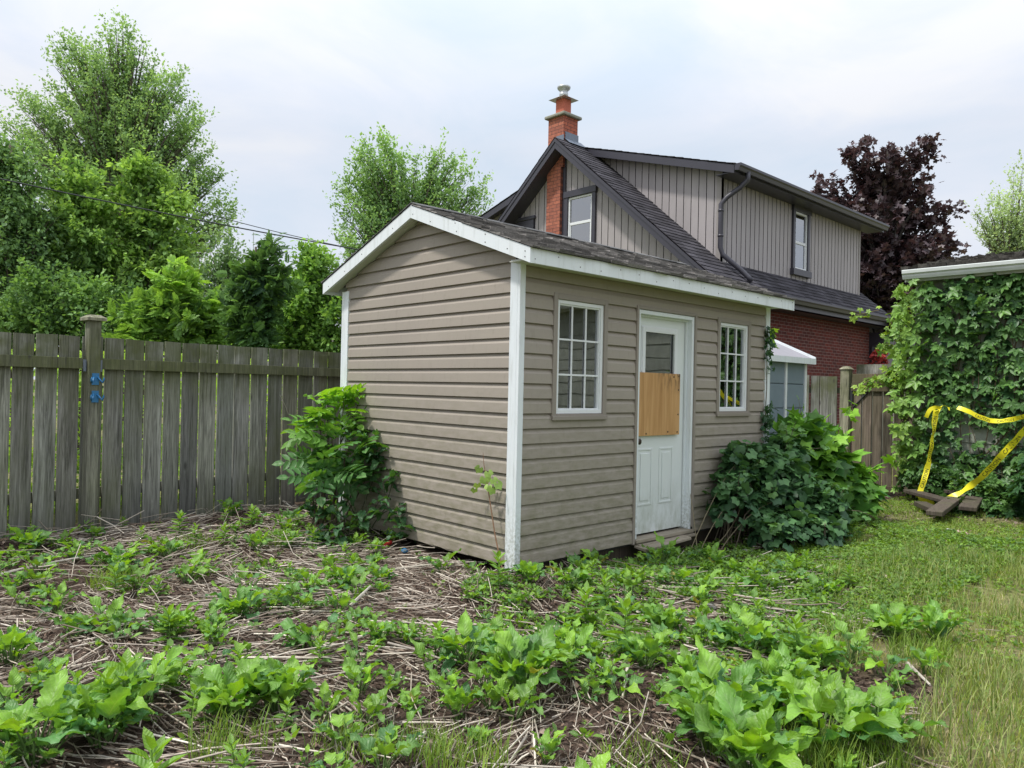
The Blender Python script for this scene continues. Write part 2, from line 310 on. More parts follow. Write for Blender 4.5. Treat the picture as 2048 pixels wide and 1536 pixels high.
# ------------------------------------------------------------------ garden shed
CO=.1143
PROF=[(0,.001),(.02,.026),(.66,.021),(1.0,.0005)]
def prof_at(t): return float(np.interp(t,[p[0] for p in PROF],[p[1] for p in PROF]))
def siding(mb,O,D,Nn,za,zb,rngs,c=(.5,.5,.5)):
    """dutch lap courses on the plane through O, along D, facing Nn; rngs = [(fa,fb)] run ends as functions of z"""
    O,D,Nn=map(lambda q:np.array(q,float),(O,D,Nn)); flip=np.dot(np.cross(D,[0,0,1]),Nn)<0
    k0=int(math.floor(za/CO+1e-6)); k1=int(math.ceil(zb/CO-1e-6))
    for fa,fb in rngs:
        for k in range(k0,k1):
            ts=[t for t in (0,.02,.66,1)]; lo=max(0,(za-k*CO)/CO); hi=min(1,(zb-k*CO)/CO)
            ts=sorted(set([lo,hi]+[t for t in ts if lo<t<hi]))
            wob=random.uniform(-.0015,.0015)
            for t0,t1 in zip(ts[:-1],ts[1:]):
                z0,z1=(k+t0)*CO,(k+t1)*CO; P=[]
                for z,t,f in ((z0,t0,fa),(z0,t0,fb),(z1,t1,fb),(z1,t1,fa)): P.append(O+D*f(z)+Nn*(prof_at(t)+(wob if 0<t<1 else 0))+np.array([0,0,z]))
                if (fb(z0)-fa(z0))<.002 and (fb(z1)-fa(z1))<.002: continue
                mb.add(P[::-1] if flip else P,[(0,1,2,3)],c)
K=lambda v:(lambda z:v)
SX,SY=3.70,2.50                              # shed footprint
shed=thing('garden_shed','tan vinyl clad garden shed with white trim, boarded white door and two windows','shed',(0,0,-.1))
m=MB()
wz0,wz1=1.10,2.075
siding(m,(0,0,0),(1,0,0),(0,-1,0),0,wz0,[(K(.03),K(1.39)),(K(2.31),K(SX-.02))])
siding(m,(0,0,0),(1,0,0),(0,-1,0),wz0,wz1,[(K(.03),K(.345)),(K(.985),K(1.39)),(K(2.31),K(2.70)),(K(3.32),K(SX-.02))])
siding(m,(0,0,0),(1,0,0),(0,-1,0),wz1,2.33,[(K(.03),K(SX-.02))])
m.build('front_wall',M['siding'],shed)
m=MB(); apexy,apz,evz=1.235,2.86,2.33
siding(m,(0,0,0),(0,1,0),(-1,0,0),0,2.33,[(K(.03),K(SY-.03))])
siding(m,(0,0,0),(0,1,0),(-1,0,0),2.33,2.80,[(lambda z:.03+(z-2.33)/.365,lambda z:SY-.03-(z-2.33)/.365)])
gw=m.build('gable_wall',M['siding'],shed)
m=MB(); siding(m,(SX,0,0),(0,1,0),(1,0,0),0,2.33,[(K(.03),K(SY-.03))]); siding(m,(SX,0,0),(0,1,0),(1,0,0),2.33,2.80,[(lambda z:.03+(z-2.33)/.365,lambda z:SY-.03-(z-2.33)/.365)])
siding(m,(0,SY,0),(1,0,0),(0,1,0),0,2.33,[(K(.03),K(SX-.03))]); m.build('rear_walls',M['siding'],shed)
m=MB()                                        # inside faces and floor frame
m.box(.05,SX-.05,.03,SY-.05,-.03,.0); m.box(.05,SX-.05,SY-.06,SY-.05,0,2.3); m.box(.05,.06,.03,SY-.06,0,2.3); m.box(SX-.06,SX-.05,.03,SY-.06,0,2.3)
m.box(.06,1.38,.03,.04,0,1.09);m.box(.06,.33,.03,.04,1.09,2.3);m.box(1.0,1.38,.03,.04,1.09,2.3);m.box(2.32,SX-.06,.03,.04,0,1.09);m.box(2.32,2.68,.03,.04,1.09,2.3);m.box(3.34,SX-.06,.03,.04,1.09,2.3);m.box(.33,1.0,.03,.04,2.1,2.3);m.box(1.38,3.34,.03,.04,2.1,2.3)
m.build('inner_lining',M['dark'],shed)
m=MB(); 
for y in (.06,1.2,SY-.15): m.box(.04,SX-.04,y,y+.09,-.18,-.032,(.6,.55,.5))
m.build('floor_skid',M['plank'],shed)
def corner(x,y,sx,sy,zt,zb=-.02,fw=.085,lw=.09):
    m=MB(); t=.030
    # two faces of the trim, with a shallow knock in the front one
    ax,ay=x-sx*t,y-sy*t
    m.box(min(ax,ax+sx*fw),max(ax,ax+sx*fw),min(ay,y),max(ay,y),zb,zt)
    m.box(min(ax,x),max(ax,x),min(y+sy*.0005,y+sy*lw),max(y+sy*.0005,y+sy*lw),zb,zt)
    m.build('corner_trim',M['trim'],shed,bevel=.003)
corner(0,0,1,1,2.30,-.035,.056,.080); corner(SX,0,-1,1,2.30); corner(0,SY,1,-1,2.25); corner(SX,SY,-1,-1,2.25)
# windows
def shed_window(x0,x1,z0,z1,cw):
    m=MB(); y=-.033; w=.045
    for a in ((x0,x0+w,z0,z1),(x1-w,x1,z0,z1),(x0+w,x1-w,z1-w,z1),(x0+w,x1-w,z0,z0+w)): m.box(a[0],a[1],y,.03,a[2],a[3])
    m.box(x0-.004,x1+.004,y-.012,y,z0-.004,z0+.03)
    fr=m.build('window',M['tan_trim'],shed,bevel=.003)
    a0,a1,b0,b1=x0+w+.002,x1-w-.002,z0+w+.002,z1-w-.002; m=MB(); t=.030
    for (p0,p1,q0,q1) in ((a0,a0+t,b0,b1),(a1-t,a1,b0,b1),(a0+t,a1-t,b1-t,b1),(a0+t,a1-t,b0,b0+t)): m.box(p0,p1,-.018,.03,q0,q1)
    c0,c1,d0,d1=a0+t,a1-t,b0+t,b1-t
    for (p0,p1,q0,q1) in ((c0,c0+.012,d0,d1),(c1-.012,c1,d0,d1),(c0+.012,c1-.012,d1-.012,d1),(c0+.012,c1-.012,d0,d0+.012)): m.box(p0,p1,-.008,.03,q0,q1)
    f=m.build('sash',M['white'],fr,bevel=.002)
    m=MB()
    for i in (1,2): xx=c0+(c1-c0)*i/3; m.box(xx-.007,xx+.007,-.002,.008,d0+.012,d1-.012)
    for i in (1,2): zz=d0+(d1-d0)*i/3; m.box(c0+.012,c1-.012,-.004,.006,zz-.007,zz+.007)
    m.build('muntins',M['white'],fr)
    m=MB(); m.box(c0+.01,c1-.01,.012,.016,d0+.01,d1-.01); m.build('pane',M['glass'],fr)
shed_window(.338,.992,1.093,2.085,3); shed_window(2.69,3.325,1.10,2.083,3)
# door
m=MB(); w=.03
m.box(1.385,1.385+w,-.034,.02,-.01,2.083); m.box(2.318-w,2.318,-.034,.02,.05,2.083); m.box(1.385+w,2.318-w,-.034,.02,2.083-w,2.083)
fr=m.build('door_trim',M['tan_trim'],shed,bevel=.003)
m=MB(); m.box(1.417,1.452,-.020,.10,.03,2.05); m.box(2.252,2.286,-.020,.10,.03,2.05); m.box(1.452,2.252,-.020,.10,2.015,2.05)
m.box(2.236,2.252,.03,.05,.04,2.015); m.box(1.452,1.47,.03,.05,.04,2.015); m.box(1.47,2.236,.03,.05,1.998,2.015)
m.build('door_frame',M['trim'],shed,bevel=.002)
dr=MB(); dy=.055
gx0,gx1,gz0,gz1=1.60,2.075,1.02,1.88
for a in ((1.455,gx0,.05,2.0),(gx1,2.25,.05,2.0),(gx0,gx1,gz1,2.0),(gx0,gx1,.05,gz0)): dr.box(a[0],a[1],dy,dy+.042,a[2],a[3])
door=dr.build('door',M['door'],shed)
m=MB()   # raised glazing frame and two pressed panels
t=.03
for a in ((gx0-t,gx0+.012,gz0-t,gz1+t),(gx1-.012,gx1+t,gz0-t,gz1+t),(gx0+.012,gx1-.012,gz1-.012,gz1+t),(gx0+.012,gx1-.012,gz0-t,gz0+.012)): m.box(a[0],a[1],dy-.014,dy-.001,a[2],a[3])
for a in ((gx0-t-.012,gx0-t,gz0-t,gz1+t+.012),(gx1+t,gx1+t+.012,gz0-t,gz1+t+.012),(gx0-t,gx1+t,gz1+t,gz1+t+.012)): m.box(a[0],a[1],dy-.006,dy-.001,a[2],a[3])
m.build('glazing_frame',M['white'],door,bevel=.003)
for px0,px1 in ((1.535,1.755),(1.86,2.075)):
    m=MB(); z0,z1=.30,.815; r=.018
    for a in ((px0,px0+r,z0,z1),(px1-r,px1,z0,z1),(px0+r,px1-r,z1-r,z1),(px0+r,px1-r,z0,z0+r)): m.box(a[0],a[1],dy-.006,dy-.0005,a[2],a[3])
    m.box(px0+.045,px1-.045,dy-.007,dy-.0005,z0+.045,z1-.045)
    m.build('door_panel',M['door'],door,bevel=.0045)
m=MB(); m.box(gx0+.008,gx1-.008,dy+.012,dy+.018,gz0,gz1); m.build('pane',M['glass'],door)
m=MB(); m.box(1.462,2.135,dy-.030,dy-.0155,.93,1.50); pw=m.build('plywood_board',M['ply'],door,bevel=.0015)
for x,z in [(1.49,1.475),(2.11,1.48),(1.49,1.33),(2.11,1.35),(1.49,1.1),(2.11,1.12),(1.5,.955),(2.1,.955),(1.62,.95),(1.95,.96),(2.03,1.47)]:
    m=MB(); m.tube([(x,dy-.0325,z),(x,dy-.029,z)],.0085,8); m.build('screw',M['rust'],pw)
m=MB(); m.tube([(1.49,dy,.885),(1.49,dy-.008,.885)],[.030,.030],14); m.tube([(1.49,dy-.006,.885),(1.49,dy-.03,.885),(1.49,dy-.036,.885),(1.49,dy-.06,.885),(1.49,dy-.066,.885)],[.012,.012,.026,.028,.015],14); m.build('door_knob',M['rust'],door,smooth=True)
m=MB(); m.box(1.42,2.30,-.05,.10,.0,.028); m.obox((1.42,-.15,-.06),(.72,.02,.02),(0,.13,.02),(0,0,.022)); m.obox((1.44,-.07,-.035),(.88,0,.0),(0,.12,.01),(0,0,.022)); m.build('door_sill',M['wood_step'],shed,bevel=.003)
# roof
sl=math.atan2(.538,1.475); cs,sn=math.cos(sl),math.sin(sl)
gx0r,gx1r=-.14,3.84
def shingles(mb,P0,U,Vv,L,H,expo,tabw,th,base,var=.25,jit=.004,curl=.012,lite=.15):
    P0,U,Vv=map(lambda q:np.array(q,float),(P0,U,Vv)); Nn=np.cross(U,Vv); Nn/=np.linalg.norm(Nn)
    if Nn[2]<0: Nn=-Nn
    rows=int(math.ceil(H/expo))
    for r in range(rows):
        s0=r*expo; off=random.uniform(0,tabw); x=-off
        while x<L:
            a=max(0,x)+.0015; b_=min(L,x+tabw)-.0015; x+=tabw
            if b_-a<.02: continue
            k=1+random.uniform(-var,var)+(lite*3 if random.random()<lite else 0); c=tuple(q*k for q in base)
            j=random.uniform(-jit,jit); e0=s0+j-(.012 if r==0 else 0); e1=min(H,s0+expo+.02)
            l0=th+random.uniform(0,1)**2*curl; l1=th+random.uniform(0,1)**2*curl
            q=lambda s,t,h: P0+U*s+Vv*t+Nn*h
            V=[q(a,e0,0),q(b_,e0,0),q(b_,e1,0),q(a,e1,0),q(a,e0,l0),q(b_,e0,l1),q(b_,e1,.002),q(a,e1,.002)]
            Fs=[(4,5,6,7),(0,1,5,4),(1,2,6,5),(3,0,4,7)]
            if np.dot(np.cross(U,Vv),Nn)<0: Fs=[f[::-1] for f in Fs]
            mb.add(V,Fs,c)
m=MB(); hl=1.475/cs
m.obox((gx0r+.02,-.24+.02,2.322),(gx1r-gx0r-.04,0,0),(0,1.455,.5305),(0,0,.022)); m.obox((gx0r+.02,2.71-.02,2.322),(gx1r-gx0r-.04,0,0),(0,-1.455,.5305),(0,0,.022))
rf=m.build('roof',M['dark'],shed)
m=MB(); shingles(m,(gx0r-.012,-.255,2.345),(1,0,0),(0,cs,sn),gx1r-gx0r+.024,hl+.01,.118,.20,.012,(.17,.16,.152),.42,.008,.018,.2)
shingles(m,(gx1r+.012,2.725,2.345),(-1,0,0),(0,-cs,sn),gx1r-gx0r+.024,hl+.01,.118,.20,.010,(.10,.095,.092),.3,.006,.012,.1)
for i in range(16):
    x=gx0r+i*.25; 
    for s in (-1,1): m.obox((x,1.235,2.902+random.uniform(0,.006)),(.262,0,.004),(0,s*.13*cs,-.13*sn),(0,0,.008),tuple([.11*random.uniform(.7,1.4)]*3))
m.build('roof_shingles',M['shingle'],rf)
m=MB()  # fascias
m.box(gx0r,gx1r,-.24,-.222,2.232,2.343); m.build('front_fascia',M['trim'],shed,bevel=.002)
m=MB(); m.box(gx0r,gx1r,2.692,2.71,2.232,2.343); m.build('rear_fascia',M['trim'],shed)
for gxx in (gx0r,gx1r-.018):
    m=MB()
    for y0,yy in ((-.2405,-.24),(2.7105,2.71)):
        pass
    ys=[-.243,1.235,2.713]
    for (ya,yb,za_,zb_) in ((-.243,1.235,2.343,2.881),(2.713,1.235,2.343,2.881)):
        a=[(gxx-.003,ya,za_-.113),(gxx-.003,yb,zb_-.108),(gxx-.003,yb,zb_),(gxx-.003,ya,za_)]; q=[(x+.024,y,z) for x,y,z in a]
        F=[(0,1,2,3),(7,6,5,4),(0,4,5,1),(1,5,6,2),(2,6,7,3),(3,7,4,0)]
        m.add(a+q,F)
    m.build('gable_fascia',M['trim'],shed,bevel=.0015)
m=MB()   # soffits: slatted strips under the overhangs
for i in range(11):
    y=-.222+i*.0202; m.box(gx0r+.02,gx1r-.02,y,y+.017,2.262,2.268)
for s,y0 in ((1,-.21),(-1,2.68)):
    n_=70
    for i in range(n_):
        t0=i/n_; t1=(i+.8)/n_; ya,yb=y0+s*t0*1.44,y0+s*t1*1.44; z0=2.262+t0*.525; z1=2.262+t1*.525
        for x0,x1 in ((gx0r+.02,-.0),(SX+.0,gx1r-.02)): m.obox((x0,ya,z0),(x1-x0,0,0),(0,yb-ya,z1-z0),(0,0,.005))
m.build('soffit',M['soffit'],shed)
for i in range(17):
    x=gx0r+.05+i*.243; z=random.uniform(2.26,2.32); m=MB(); m.tube([(x,-.2425,z),(x,-.2395,z)],[.0045,.0045],6); m.build('nail_head',M['rust'],shed)
for y,z in [(.0,2.36),(.25,2.44),(.25,2.50),(.6,2.57),(.62,2.64),(.95,2.70),(1.2,2.80),(1.5,2.72),(2.0,2.55),(2.3,2.42),(2.6,2.30),(-.19,2.28),(-.19,2.32)]: m=MB(); m.tube([(gx0r-.0055,y,z),(gx0r-.002,y,z)],[.0045,.0045],6); m.build('nail_head',M['rust'],shed)
# dark litter visible in the gap below the floor
# ------------------------------------------------------------------ brick house
RM=.855; GXP=7.78; RY,RZ=7.16,6.76; EY,EZ=3.08,3.27; HX1=15.7
house=thing('brick_house','red brick house with charcoal roof, chimney and grey board dormer, behind the shed','house',(11.5,7.1,-.1))
def board_wall(mb,O,D,Nn,rng_x,zf0,zf1,sp=.175,col=(.365,.335,.335),col2=(.385,.355,.355)):
    O,D,Nn=map(lambda q:np.array(q,float),(O,D,Nn)); x=rng_x[0]; flip=np.dot(np.cross(D,[0,0,1]),Nn)<0
    while x<rng_x[1]-.004:
        xe=min(x+sp,rng_x[1]); k=random.uniform(.96,1.04); cc_=tuple(q*k for q in col)
        segs=[(x,x+.014,-.012,(.05,.047,.045)),(x+.014,x+.030,.004,col2),(x+.030,xe-.0,.0,cc_)]
        for a,b_,h,c in segs:
            b_=min(b_,rng_x[1]); 
            if b_<=a: continue
            P=[O+D*a+Nn*h+[0,0,zf0(a)],O+D*b_+Nn*h+[0,0,zf0(b_)],O+D*b_+Nn*h+[0,0,zf1(b_)],O+D*a+Nn*h+[0,0,zf1(a)]]
            if P[3][2]<=P[0][2]+.005 and P[2][2]<=P[1][2]+.005: continue
            mb.add(P[::-1] if flip else P,[(0,1,2,3)],c)
        x=xe
mainroof=lambda y: RZ-abs(y-RY)*RM
GW=8.15
# brick body: side wall towards the yard, far end, back
m=MB(); m.box(GW+.05,15.35,3.5,10.8,-.15,3.42); m.build('brick_walls',M['brick_side'],house)
# gable wall of boards
m=MB(); 
wy0,wy1,wzb,wzt=6.28,7.17,4.25,5.64            # window with surround
br0,br1=7.20,7.66                               # brick chimney breast
gtop=lambda y: mainroof(y)-.12
board_wall(m,(GW,0,0),(0,1,0),(-1,0,0),(3.5,wy0+.02),K(2.2),gtop); board_wall(m,(GW,0,0),(0,1,0),(-1,0,0),(wy0+.02,wy1-.02),K(wzt-.02),gtop)
board_wall(m,(GW,0,0),(0,1,0),(-1,0,0),(wy0+.02,wy1-.02),K(2.2),K(wzb+.02)); board_wall(m,(GW,0,0),(0,1,0),(-1,0,0),(wy1-.02,br0+.03),K(2.2),gtop)
board_wall(m,(GW,0,0),(0,1,0),(-1,0,0),(br1-.02,8.10),K(2.2),gtop); board_wall(m,(GW,0,0),(0,1,0),(-1,0,0),(8.10,8.9),K(5.18),gtop); board_wall(m,(GW,0,0),(0,1,0),(-1,0,0),(8.9,10.8),K(2.2),gtop)
m.add([(GW+.05,3.5,2.2),(GW+.05,10.8,2.2),(GW+.05,10.8,3.4),(GW+.05,RY,RZ-.15),(GW+.05,3.5,3.4)],[(4,3,2,1,0)],(.06,.06,.06))
m.build('gable_boards',M['panel'],house)
# chimney breast and chimney
ch=MB(); ch.box(GW-.10,GW+.04,br0+.05,br1,2.2,6.25); ch.build('chimney_breast',M['brick_chim'],house)
m=MB(); m.box(GW-.03,GW+.02,br0-.03,br0+.045,2.2,6.45,(.05,.05,.06)); m.build('breast_trim',M['charcoal'],house)
cx0,cx1,cy0,cy1=8.06,8.52,7.20,7.66
m=MB(); 
m.mi=0; m.add([(cx0,cy0,6.2),(cx0,cy1,6.2),(cx0,cy1,7.33),(cx0,cy0,7.33)],[(3,2,1,0)]); m.add([(cx1,cy0,6.2),(cx1,cy1,6.2),(cx1,cy1,7.33),(cx1,cy0,7.33)],[(0,1,2,3)])
m.mi=1; m.add([(cx0,cy0,6.2),(cx1,cy0,6.2),(cx1,cy0,7.33),(cx0,cy0,7.33)],[(0,1,2,3)]); m.add([(cx0,cy1,6.2),(cx1,cy1,6.2),(cx1,cy1,7.33),(cx0,cy1,7.33)],[(3,2,1,0)])
chim=m.build('chimney',[M['brick_chim'],M['brick_chim_x']],house)
m=MB(); m.obox((cx0-.07,cy0-.07,7.33),(cx1-cx0+.14,0,0),(0,cy1-cy0+.14,0),(0,0,.07)); m.build('chimney_crown',M['concrete'],chim,bevel=.02)
m=MB(); fx,fy=(cx0+cx1)/2,(cy0+cy1)/2; m.box(fx-.125,fx+.125,fy-.125,fy+.125,7.40,7.78); m.build('flue',M['flue'],chim,bevel=.02)
m=MB(); m.add([(fx-.24,fy-.24,7.77),(fx+.24,fy-.24,7.77),(fx+.24,fy+.24,7.77),(fx-.24,fy+.24,7.77),(fx-.05,fy-.05,7.88),(fx+.05,fy-.05,7.88),(fx+.05,fy+.05,7.88),(fx-.05,fy+.05,7.88)],[(0,3,2,1),(4,5,6,7),(0,1,5,4),(1,2,6,5),(2,3,7,6),(3,0,4,7)]); m.build('flue_hood',M['metal'],chim)
m=MB(); m.lathe(fx,fy,[(.10,7.84),(.10,7.93),(.075,7.94),(.10,7.98),(.14,8.02),(.15,8.05),(.15,8.07),(.10,8.09)],20); m.build('vent_cap',M['metal'],chim,smooth=True)
m=MB(); m.box(cx0+.05,cx1+.012,cy0-.02,cy0-.001,6.55,6.98); m.box(cx0-.012,cx0-.001,cy0-.02,cy0+.2,6.75,6.90)
m.obox((cx0+.03,cy0-.16,mainroof(cy0-.16)+.045),(.55,0,0),(0,.16,.16*RM),(0,0,.01)); m.build('flashing',M['flashing'],chim)
# main roof: two slopes of slab + shingles
CA=1/math.hypot(1,RM); SA=RM*CA; HL=(RY-EY)/CA
m=MB()
for s in (-1,1):
    ye=RY+s*(RY-EY)
    m.obox((GXP+.02,ye-s*.02,EZ-.12),(HX1-GXP-.04,0,0),(0,-s*(RY-EY-.02),RM*(RY-EY-.02)),(0,0,.10))
hr=m.build('roof',M['charcoal'],house)
m=MB(); shingles(m,(GXP-.03,EY-.03,EZ-.02),(1,0,0),(0,CA,SA),HX1-GXP+.06,HL+.03,.14,.30,.013,(.058,.055,.064),.38,.004,.008,.08)
m.build('front_shingles',M['shingle'],hr)
m=MB(); shingles(m,(HX1+.03,2*RY-EY+.03,EZ-.02),(-1,0,0),(0,-CA,SA),HX1-GXP+.06,HL+.03,.28,.60,.007,(.052,.050,.058),.22,.003,.004,.05); m.build('rear_shingles',M['shingle'],hr)
m=MB()  # rake boards
for s in (-1,1):
    ye=RY+s*(RY-EY)
    for x0,x1,dz0,dz1 in ((GXP-.015,GXP+.01,-.24,-.022),(GXP-.03,GXP-.015,-.10,-.026)):
        m.add([(x0,ye,EZ+dz0),(x1,ye,EZ+dz0),(x1,RY,RZ+dz0),(x0,RY,RZ+dz0),(x0,ye,EZ+dz1),(x1,ye,EZ+dz1),(x1,RY,RZ+dz1),(x0,RY,RZ+dz1)],[(0,3,2,1),(4,5,6,7),(0,1,5,4),(1,2,6,5),(2,3,7,6),(3,0,4,7)])
    m.add([(GXP+.01,ye,EZ-.235),(GW+.02,ye,EZ-.235),(GW+.02,RY,RZ-.235),(GXP+.01,RY,RZ-.235)],[(0,1,2,3),(3,2,1,0)])
m.build('rake_boards',M['charcoal'],house)
def gutter(mb,x0,x1,y,z,s=-1,dep=.12,h=.12):
    pr=[(0,0),(0,-h*.9),(s*dep*.65,-h),(s*dep*.8,-h*.55),(s*dep,-h*.35),(s*dep,0),(s*(dep-.012),0),(s*(dep-.012),-.02)]
    V=[(x,y+a,z+b_) for x in (x0,x1) for a,b_ in pr]; n=len(pr); F=[(i,i+1,n+i+1,n+i) for i in range(n-1)]; F+=[f[::-1] for f in F]; F+=[tuple(range(6)),tuple(n+i for i in range(5,-1,-1))]
    mb.add(V,F)
m=MB(); gutter(m,GXP+.3,HX1,EY-.01,EZ-.015); m.box(GXP+.05,HX1-.02,EY,3.5,EZ-.25,EZ-.225); m.box(GXP+.05,HX1-.02,EY,EY+.02,EZ-.25,EZ-.03); m.build('eave_gutter',M['charcoal'],house)
# dormers both sides
DX0,DX1,DY=8.90,15.30,3.75; dz=lambda y: 6.76-.30*abs(y-RY)
dm=MB()
board_wall(dm,(0,DY,0),(1,0,0),(0,-1,0),(DX0,11.74),lambda x:EZ+(DY-EY)*RM-.05,K(5.58)); board_wall(dm,(0,DY,0),(1,0,0),(0,-1,0),(12.47,DX1),lambda x:EZ+(DY-EY)*RM-.05,K(5.58))
board_wall(dm,(0,DY,0),(1,0,0),(0,-1,0),(11.74,12.47),lambda x:EZ+(DY-EY)*RM-.05,K(4.06)); dm.box(11.7,12.5,DY+.02,DY+.03,3.9,5.58,(.04,.04,.04))
board_wall(dm,(DX0,0,0),(0,1,0),(-1,0,0),(DY,RY),lambda y:mainroof(y)-.06,lambda y:dz(y)-.1)
dm2=MB(); board_wall(dm2,(DX0,0,0),(0,1,0),(-1,0,0),(RY,2*RY-DY),lambda y:mainroof(y)-.06,lambda y:dz(y)-.1)
dm3=MB(); dm3.add([(DX1,DY,3.7),(DX1,2*RY-DY,3.7),(DX1,2*RY-DY,5.6),(DX1,RY,6.6),(DX1,DY,5.6)],[(0,1,2,3,4)],(.27,.25,.235))
dm.box(DX0-.012,DX0+.10,DY-.012,DY+.02,3.78,5.56,(.27,.25,.235)); dm.box(DX0-.012,DX0+.02,DY-.012,DY+.12,3.78,5.56,(.29,.265,.25)); dm.box(DX1-.07,DX1+.012,DY-.012,DY+.02,3.78,5.5,(.30,.275,.26))
dorm=dm.build('dormer',M['panel'],house); dm2.build('rear_cheek',M['panel'],dorm); dm3.build('end_wall',M['panel'],dorm)
m=MB(); xa,xb=8.62,HX1+.05
for s in (-1,1):
    y1=RY+s*3.81; z1=5.60
    m.obox((xa+.02,y1,z1-.10),(xb-xa-.04,0,0),(0,-s*3.81,1.143),(0,0,.09)); m.obox((xa,y1,z1-.17),(.025,0,0),(0,-s*3.81,1.143),(0,0,.15)); m.obox((xb-.025,y1,z1-.17),(.025,0,0),(0,-s*3.81,1.143),(0,0,.15))
m.box(xa+.03,xb-.03,3.37,DY,5.46,5.475); m.box(xa+.03,xb-.03,3.345,3.37,5.44,5.59)
dr_=m.build('dormer_roof',M['charcoal'],dorm)
m=MB(); c2=1/math.hypot(1,.3); shingles(m,(xa-.02,3.33,5.60),(1,0,0),(0,c2,.3*c2),xb-xa+.04,3.83/c2,.20,.30,.008,(.06,.056,.055),.25,.004,.008,.05); shingles(m,(xb+.02,2*RY-3.33,5.60),(-1,0,0),(0,-c2,.3*c2),xb-xa+.04,3.83/c2,.4,.6,.008,(.06,.056,.055),.2,.004,.008,.05)
m.build('dormer_shingles',M['shingle'],dorm)
m=MB(); gutter(m,xa,xb,3.34,5.60,-1,.13,.13); m.build('dormer_gutter',M['charcoal'],dorm)
m=MB()   # downspout
pts=[(8.86,3.27,5.50),(8.86,3.27,5.34),(8.80,3.45,5.20),(8.68,3.66,5.02),(8.62,3.72,4.88),(8.62,3.72,4.0)]
pts=[(8.98,3.27,5.50),(8.98,3.27,5.36),(8.93,3.40,5.22),(8.80,3.60,5.05),(8.74,3.68,4.92),(8.74,3.68,4.10),(8.76,3.64,3.96),(8.95,3.36,3.66),(9.02,3.24,3.52),(9.04,3.18,3.44)]
m.tube(pts,.05,8); 
for z in (4.3,4.78): m.tube([(8.74,3.68,z),(8.74,3.68,z+.04)],.057,8)
m.build('downspout',M['charcoal'],house,smooth=True)
def house_window(nm,O,D,Nn,w,h,parent,split=.5,side=1):
    """double hung window: charcoal surround, white sashes, panes"""
    O,D,Nn=map(lambda q:np.array(q,float),(O,D,Nn)); Z=np.array([0,0,1.])
    bx=lambda mb,a,b_,c,d,e,f: mb.obox(O+D*a+Z*c+Nn*e,D*(b_-a),Z*(d-c),Nn*(f-e))
    m=MB(); s=.10
    bx(m,0,s,0,h,-.03,.05); bx(m,w-s,w,0,h,-.03,.05); bx(m,-.02,w+.02,h-.14,h,-.03,.065); bx(m,-.03,w+.03,-.05,.09,-.03,.09)
    sur=m.build('window',M['charcoal'],parent,bevel=.006)
    a0,a1,c0,c1=s+.005,w-s-.005,.095,h-.145; t=.04; m=MB()
    for q in ((a0,a0+t,c0,c1),(a1-t,a1,c0,c1),(a0+t,a1-t,c1-t,c1),(a0+t,a1-t,c0,c0+t)): bx(m,q[0],q[1],q[2],q[3],-.03,.02)
    md=c0+(c1-c0)*split; bx(m,a0+t,a1-t,md-.03,md+.03,-.02,.012)
    for q in ((a0+t,a0+t+.025,c0+t,md-.03),(a1-t-.025,a1-t,c0+t,md-.03)): bx(m,q[0],q[1],q[2],q[3],-.02,.006)
    m.build('sash',M['white'],sur,bevel=.004)
    m=MB(); bx(m,a0+t,a1-t,c0+t,c1-t,-.012,-.008); m.build('pane',M['glass_sky'],sur)
    m=MB(); bx(m,a0,a1,c0,c1,-.10,-.09); m.build('blind',simple('window_blind',(.22,.22,.21),.8),sur)
house_window('w',(GW,wy1,wzb),(0,-1,0),(-1,0,0),wy1-wy0,wzt-wzb,house,.5)
house_window('w',(11.70,DY,3.99),(1,0,0),(0,-1,0),.80,1.50,dorm,.47)
m=MB(); m.box(GW-.05,GW+.03,8.12,8.88,4.0,5.20); m.box(GW-.07,GW,8.08,8.92,5.20,5.28); m.build('shuttered_window',M['charcoal'],house,bevel=.01)
# porch eave beyond the far corner with its downspout
m=MB(); m.box(15.36,17.4,3.1,6.5,2.05,2.9); m.obox((15.36,2.6,2.95),(2.4,0,0),(0,4.,1.2),(0,0,.06)); m.tube([(15.42,3.0,3.0),(15.42,3.05,2.8),(15.40,3.42,2.55),(15.40,3.42,-.1)],.07,8); m.build('side_porch',M['charcoal'],house)
# ------------------------------------------------------------------ left board fence
def frand(v=.18): k=random.uniform(1-v,1+v); return (k*random.uniform(.96,1.04),k,k*random.uniform(.94,1.04))
F0=np.array([-2.62,3.10]); F1=np.array([.62,3.56]); fd=(F1-F0)/np.linalg.norm(F1-F0); fn=np.array([fd[1],-fd[0]])   # towards the yard
fence=thing('board_fence','tall grey weathered board fence running left behind the tan shed','fence',(-1,3.4,0))
def fboard(mb,s,w,zt,zb,off=0.,th=.022,lean=0.,O=F0,dd=None,nn=None):
    dd=fd if dd is None else dd; nn=fn if nn is None else nn
    c=frand(.3); z=[(0,0),(1,0)]; P=[]
    for t in (0,1):
        for (a,h) in ((0,zb),(w,zb),(w,zt+lean),(0,zt)):
            q=O+dd*(s+a)+nn*(off-th*t); P.append((q[0],q[1],h))
    F=[(0,1,2,3),(7,6,5,4),(4,5,1,0),(1,5,6,2),(2,6,7,3),(3,7,4,0)]
    mb.add(P,F,c)
L=5.0; GS=[-3.6+.172*i for i in range(20)]+[-.218,-.063,.106,.279,.455,.644,.819,.995,1.176,1.349,1.524,1.712,1.899,2.084,2.283,2.461,2.656,2.854,3.047,3.238,3.42,3.6,3.78,3.96,4.14,4.32,4.5,4.68,4.86,5.0]
m=MB()
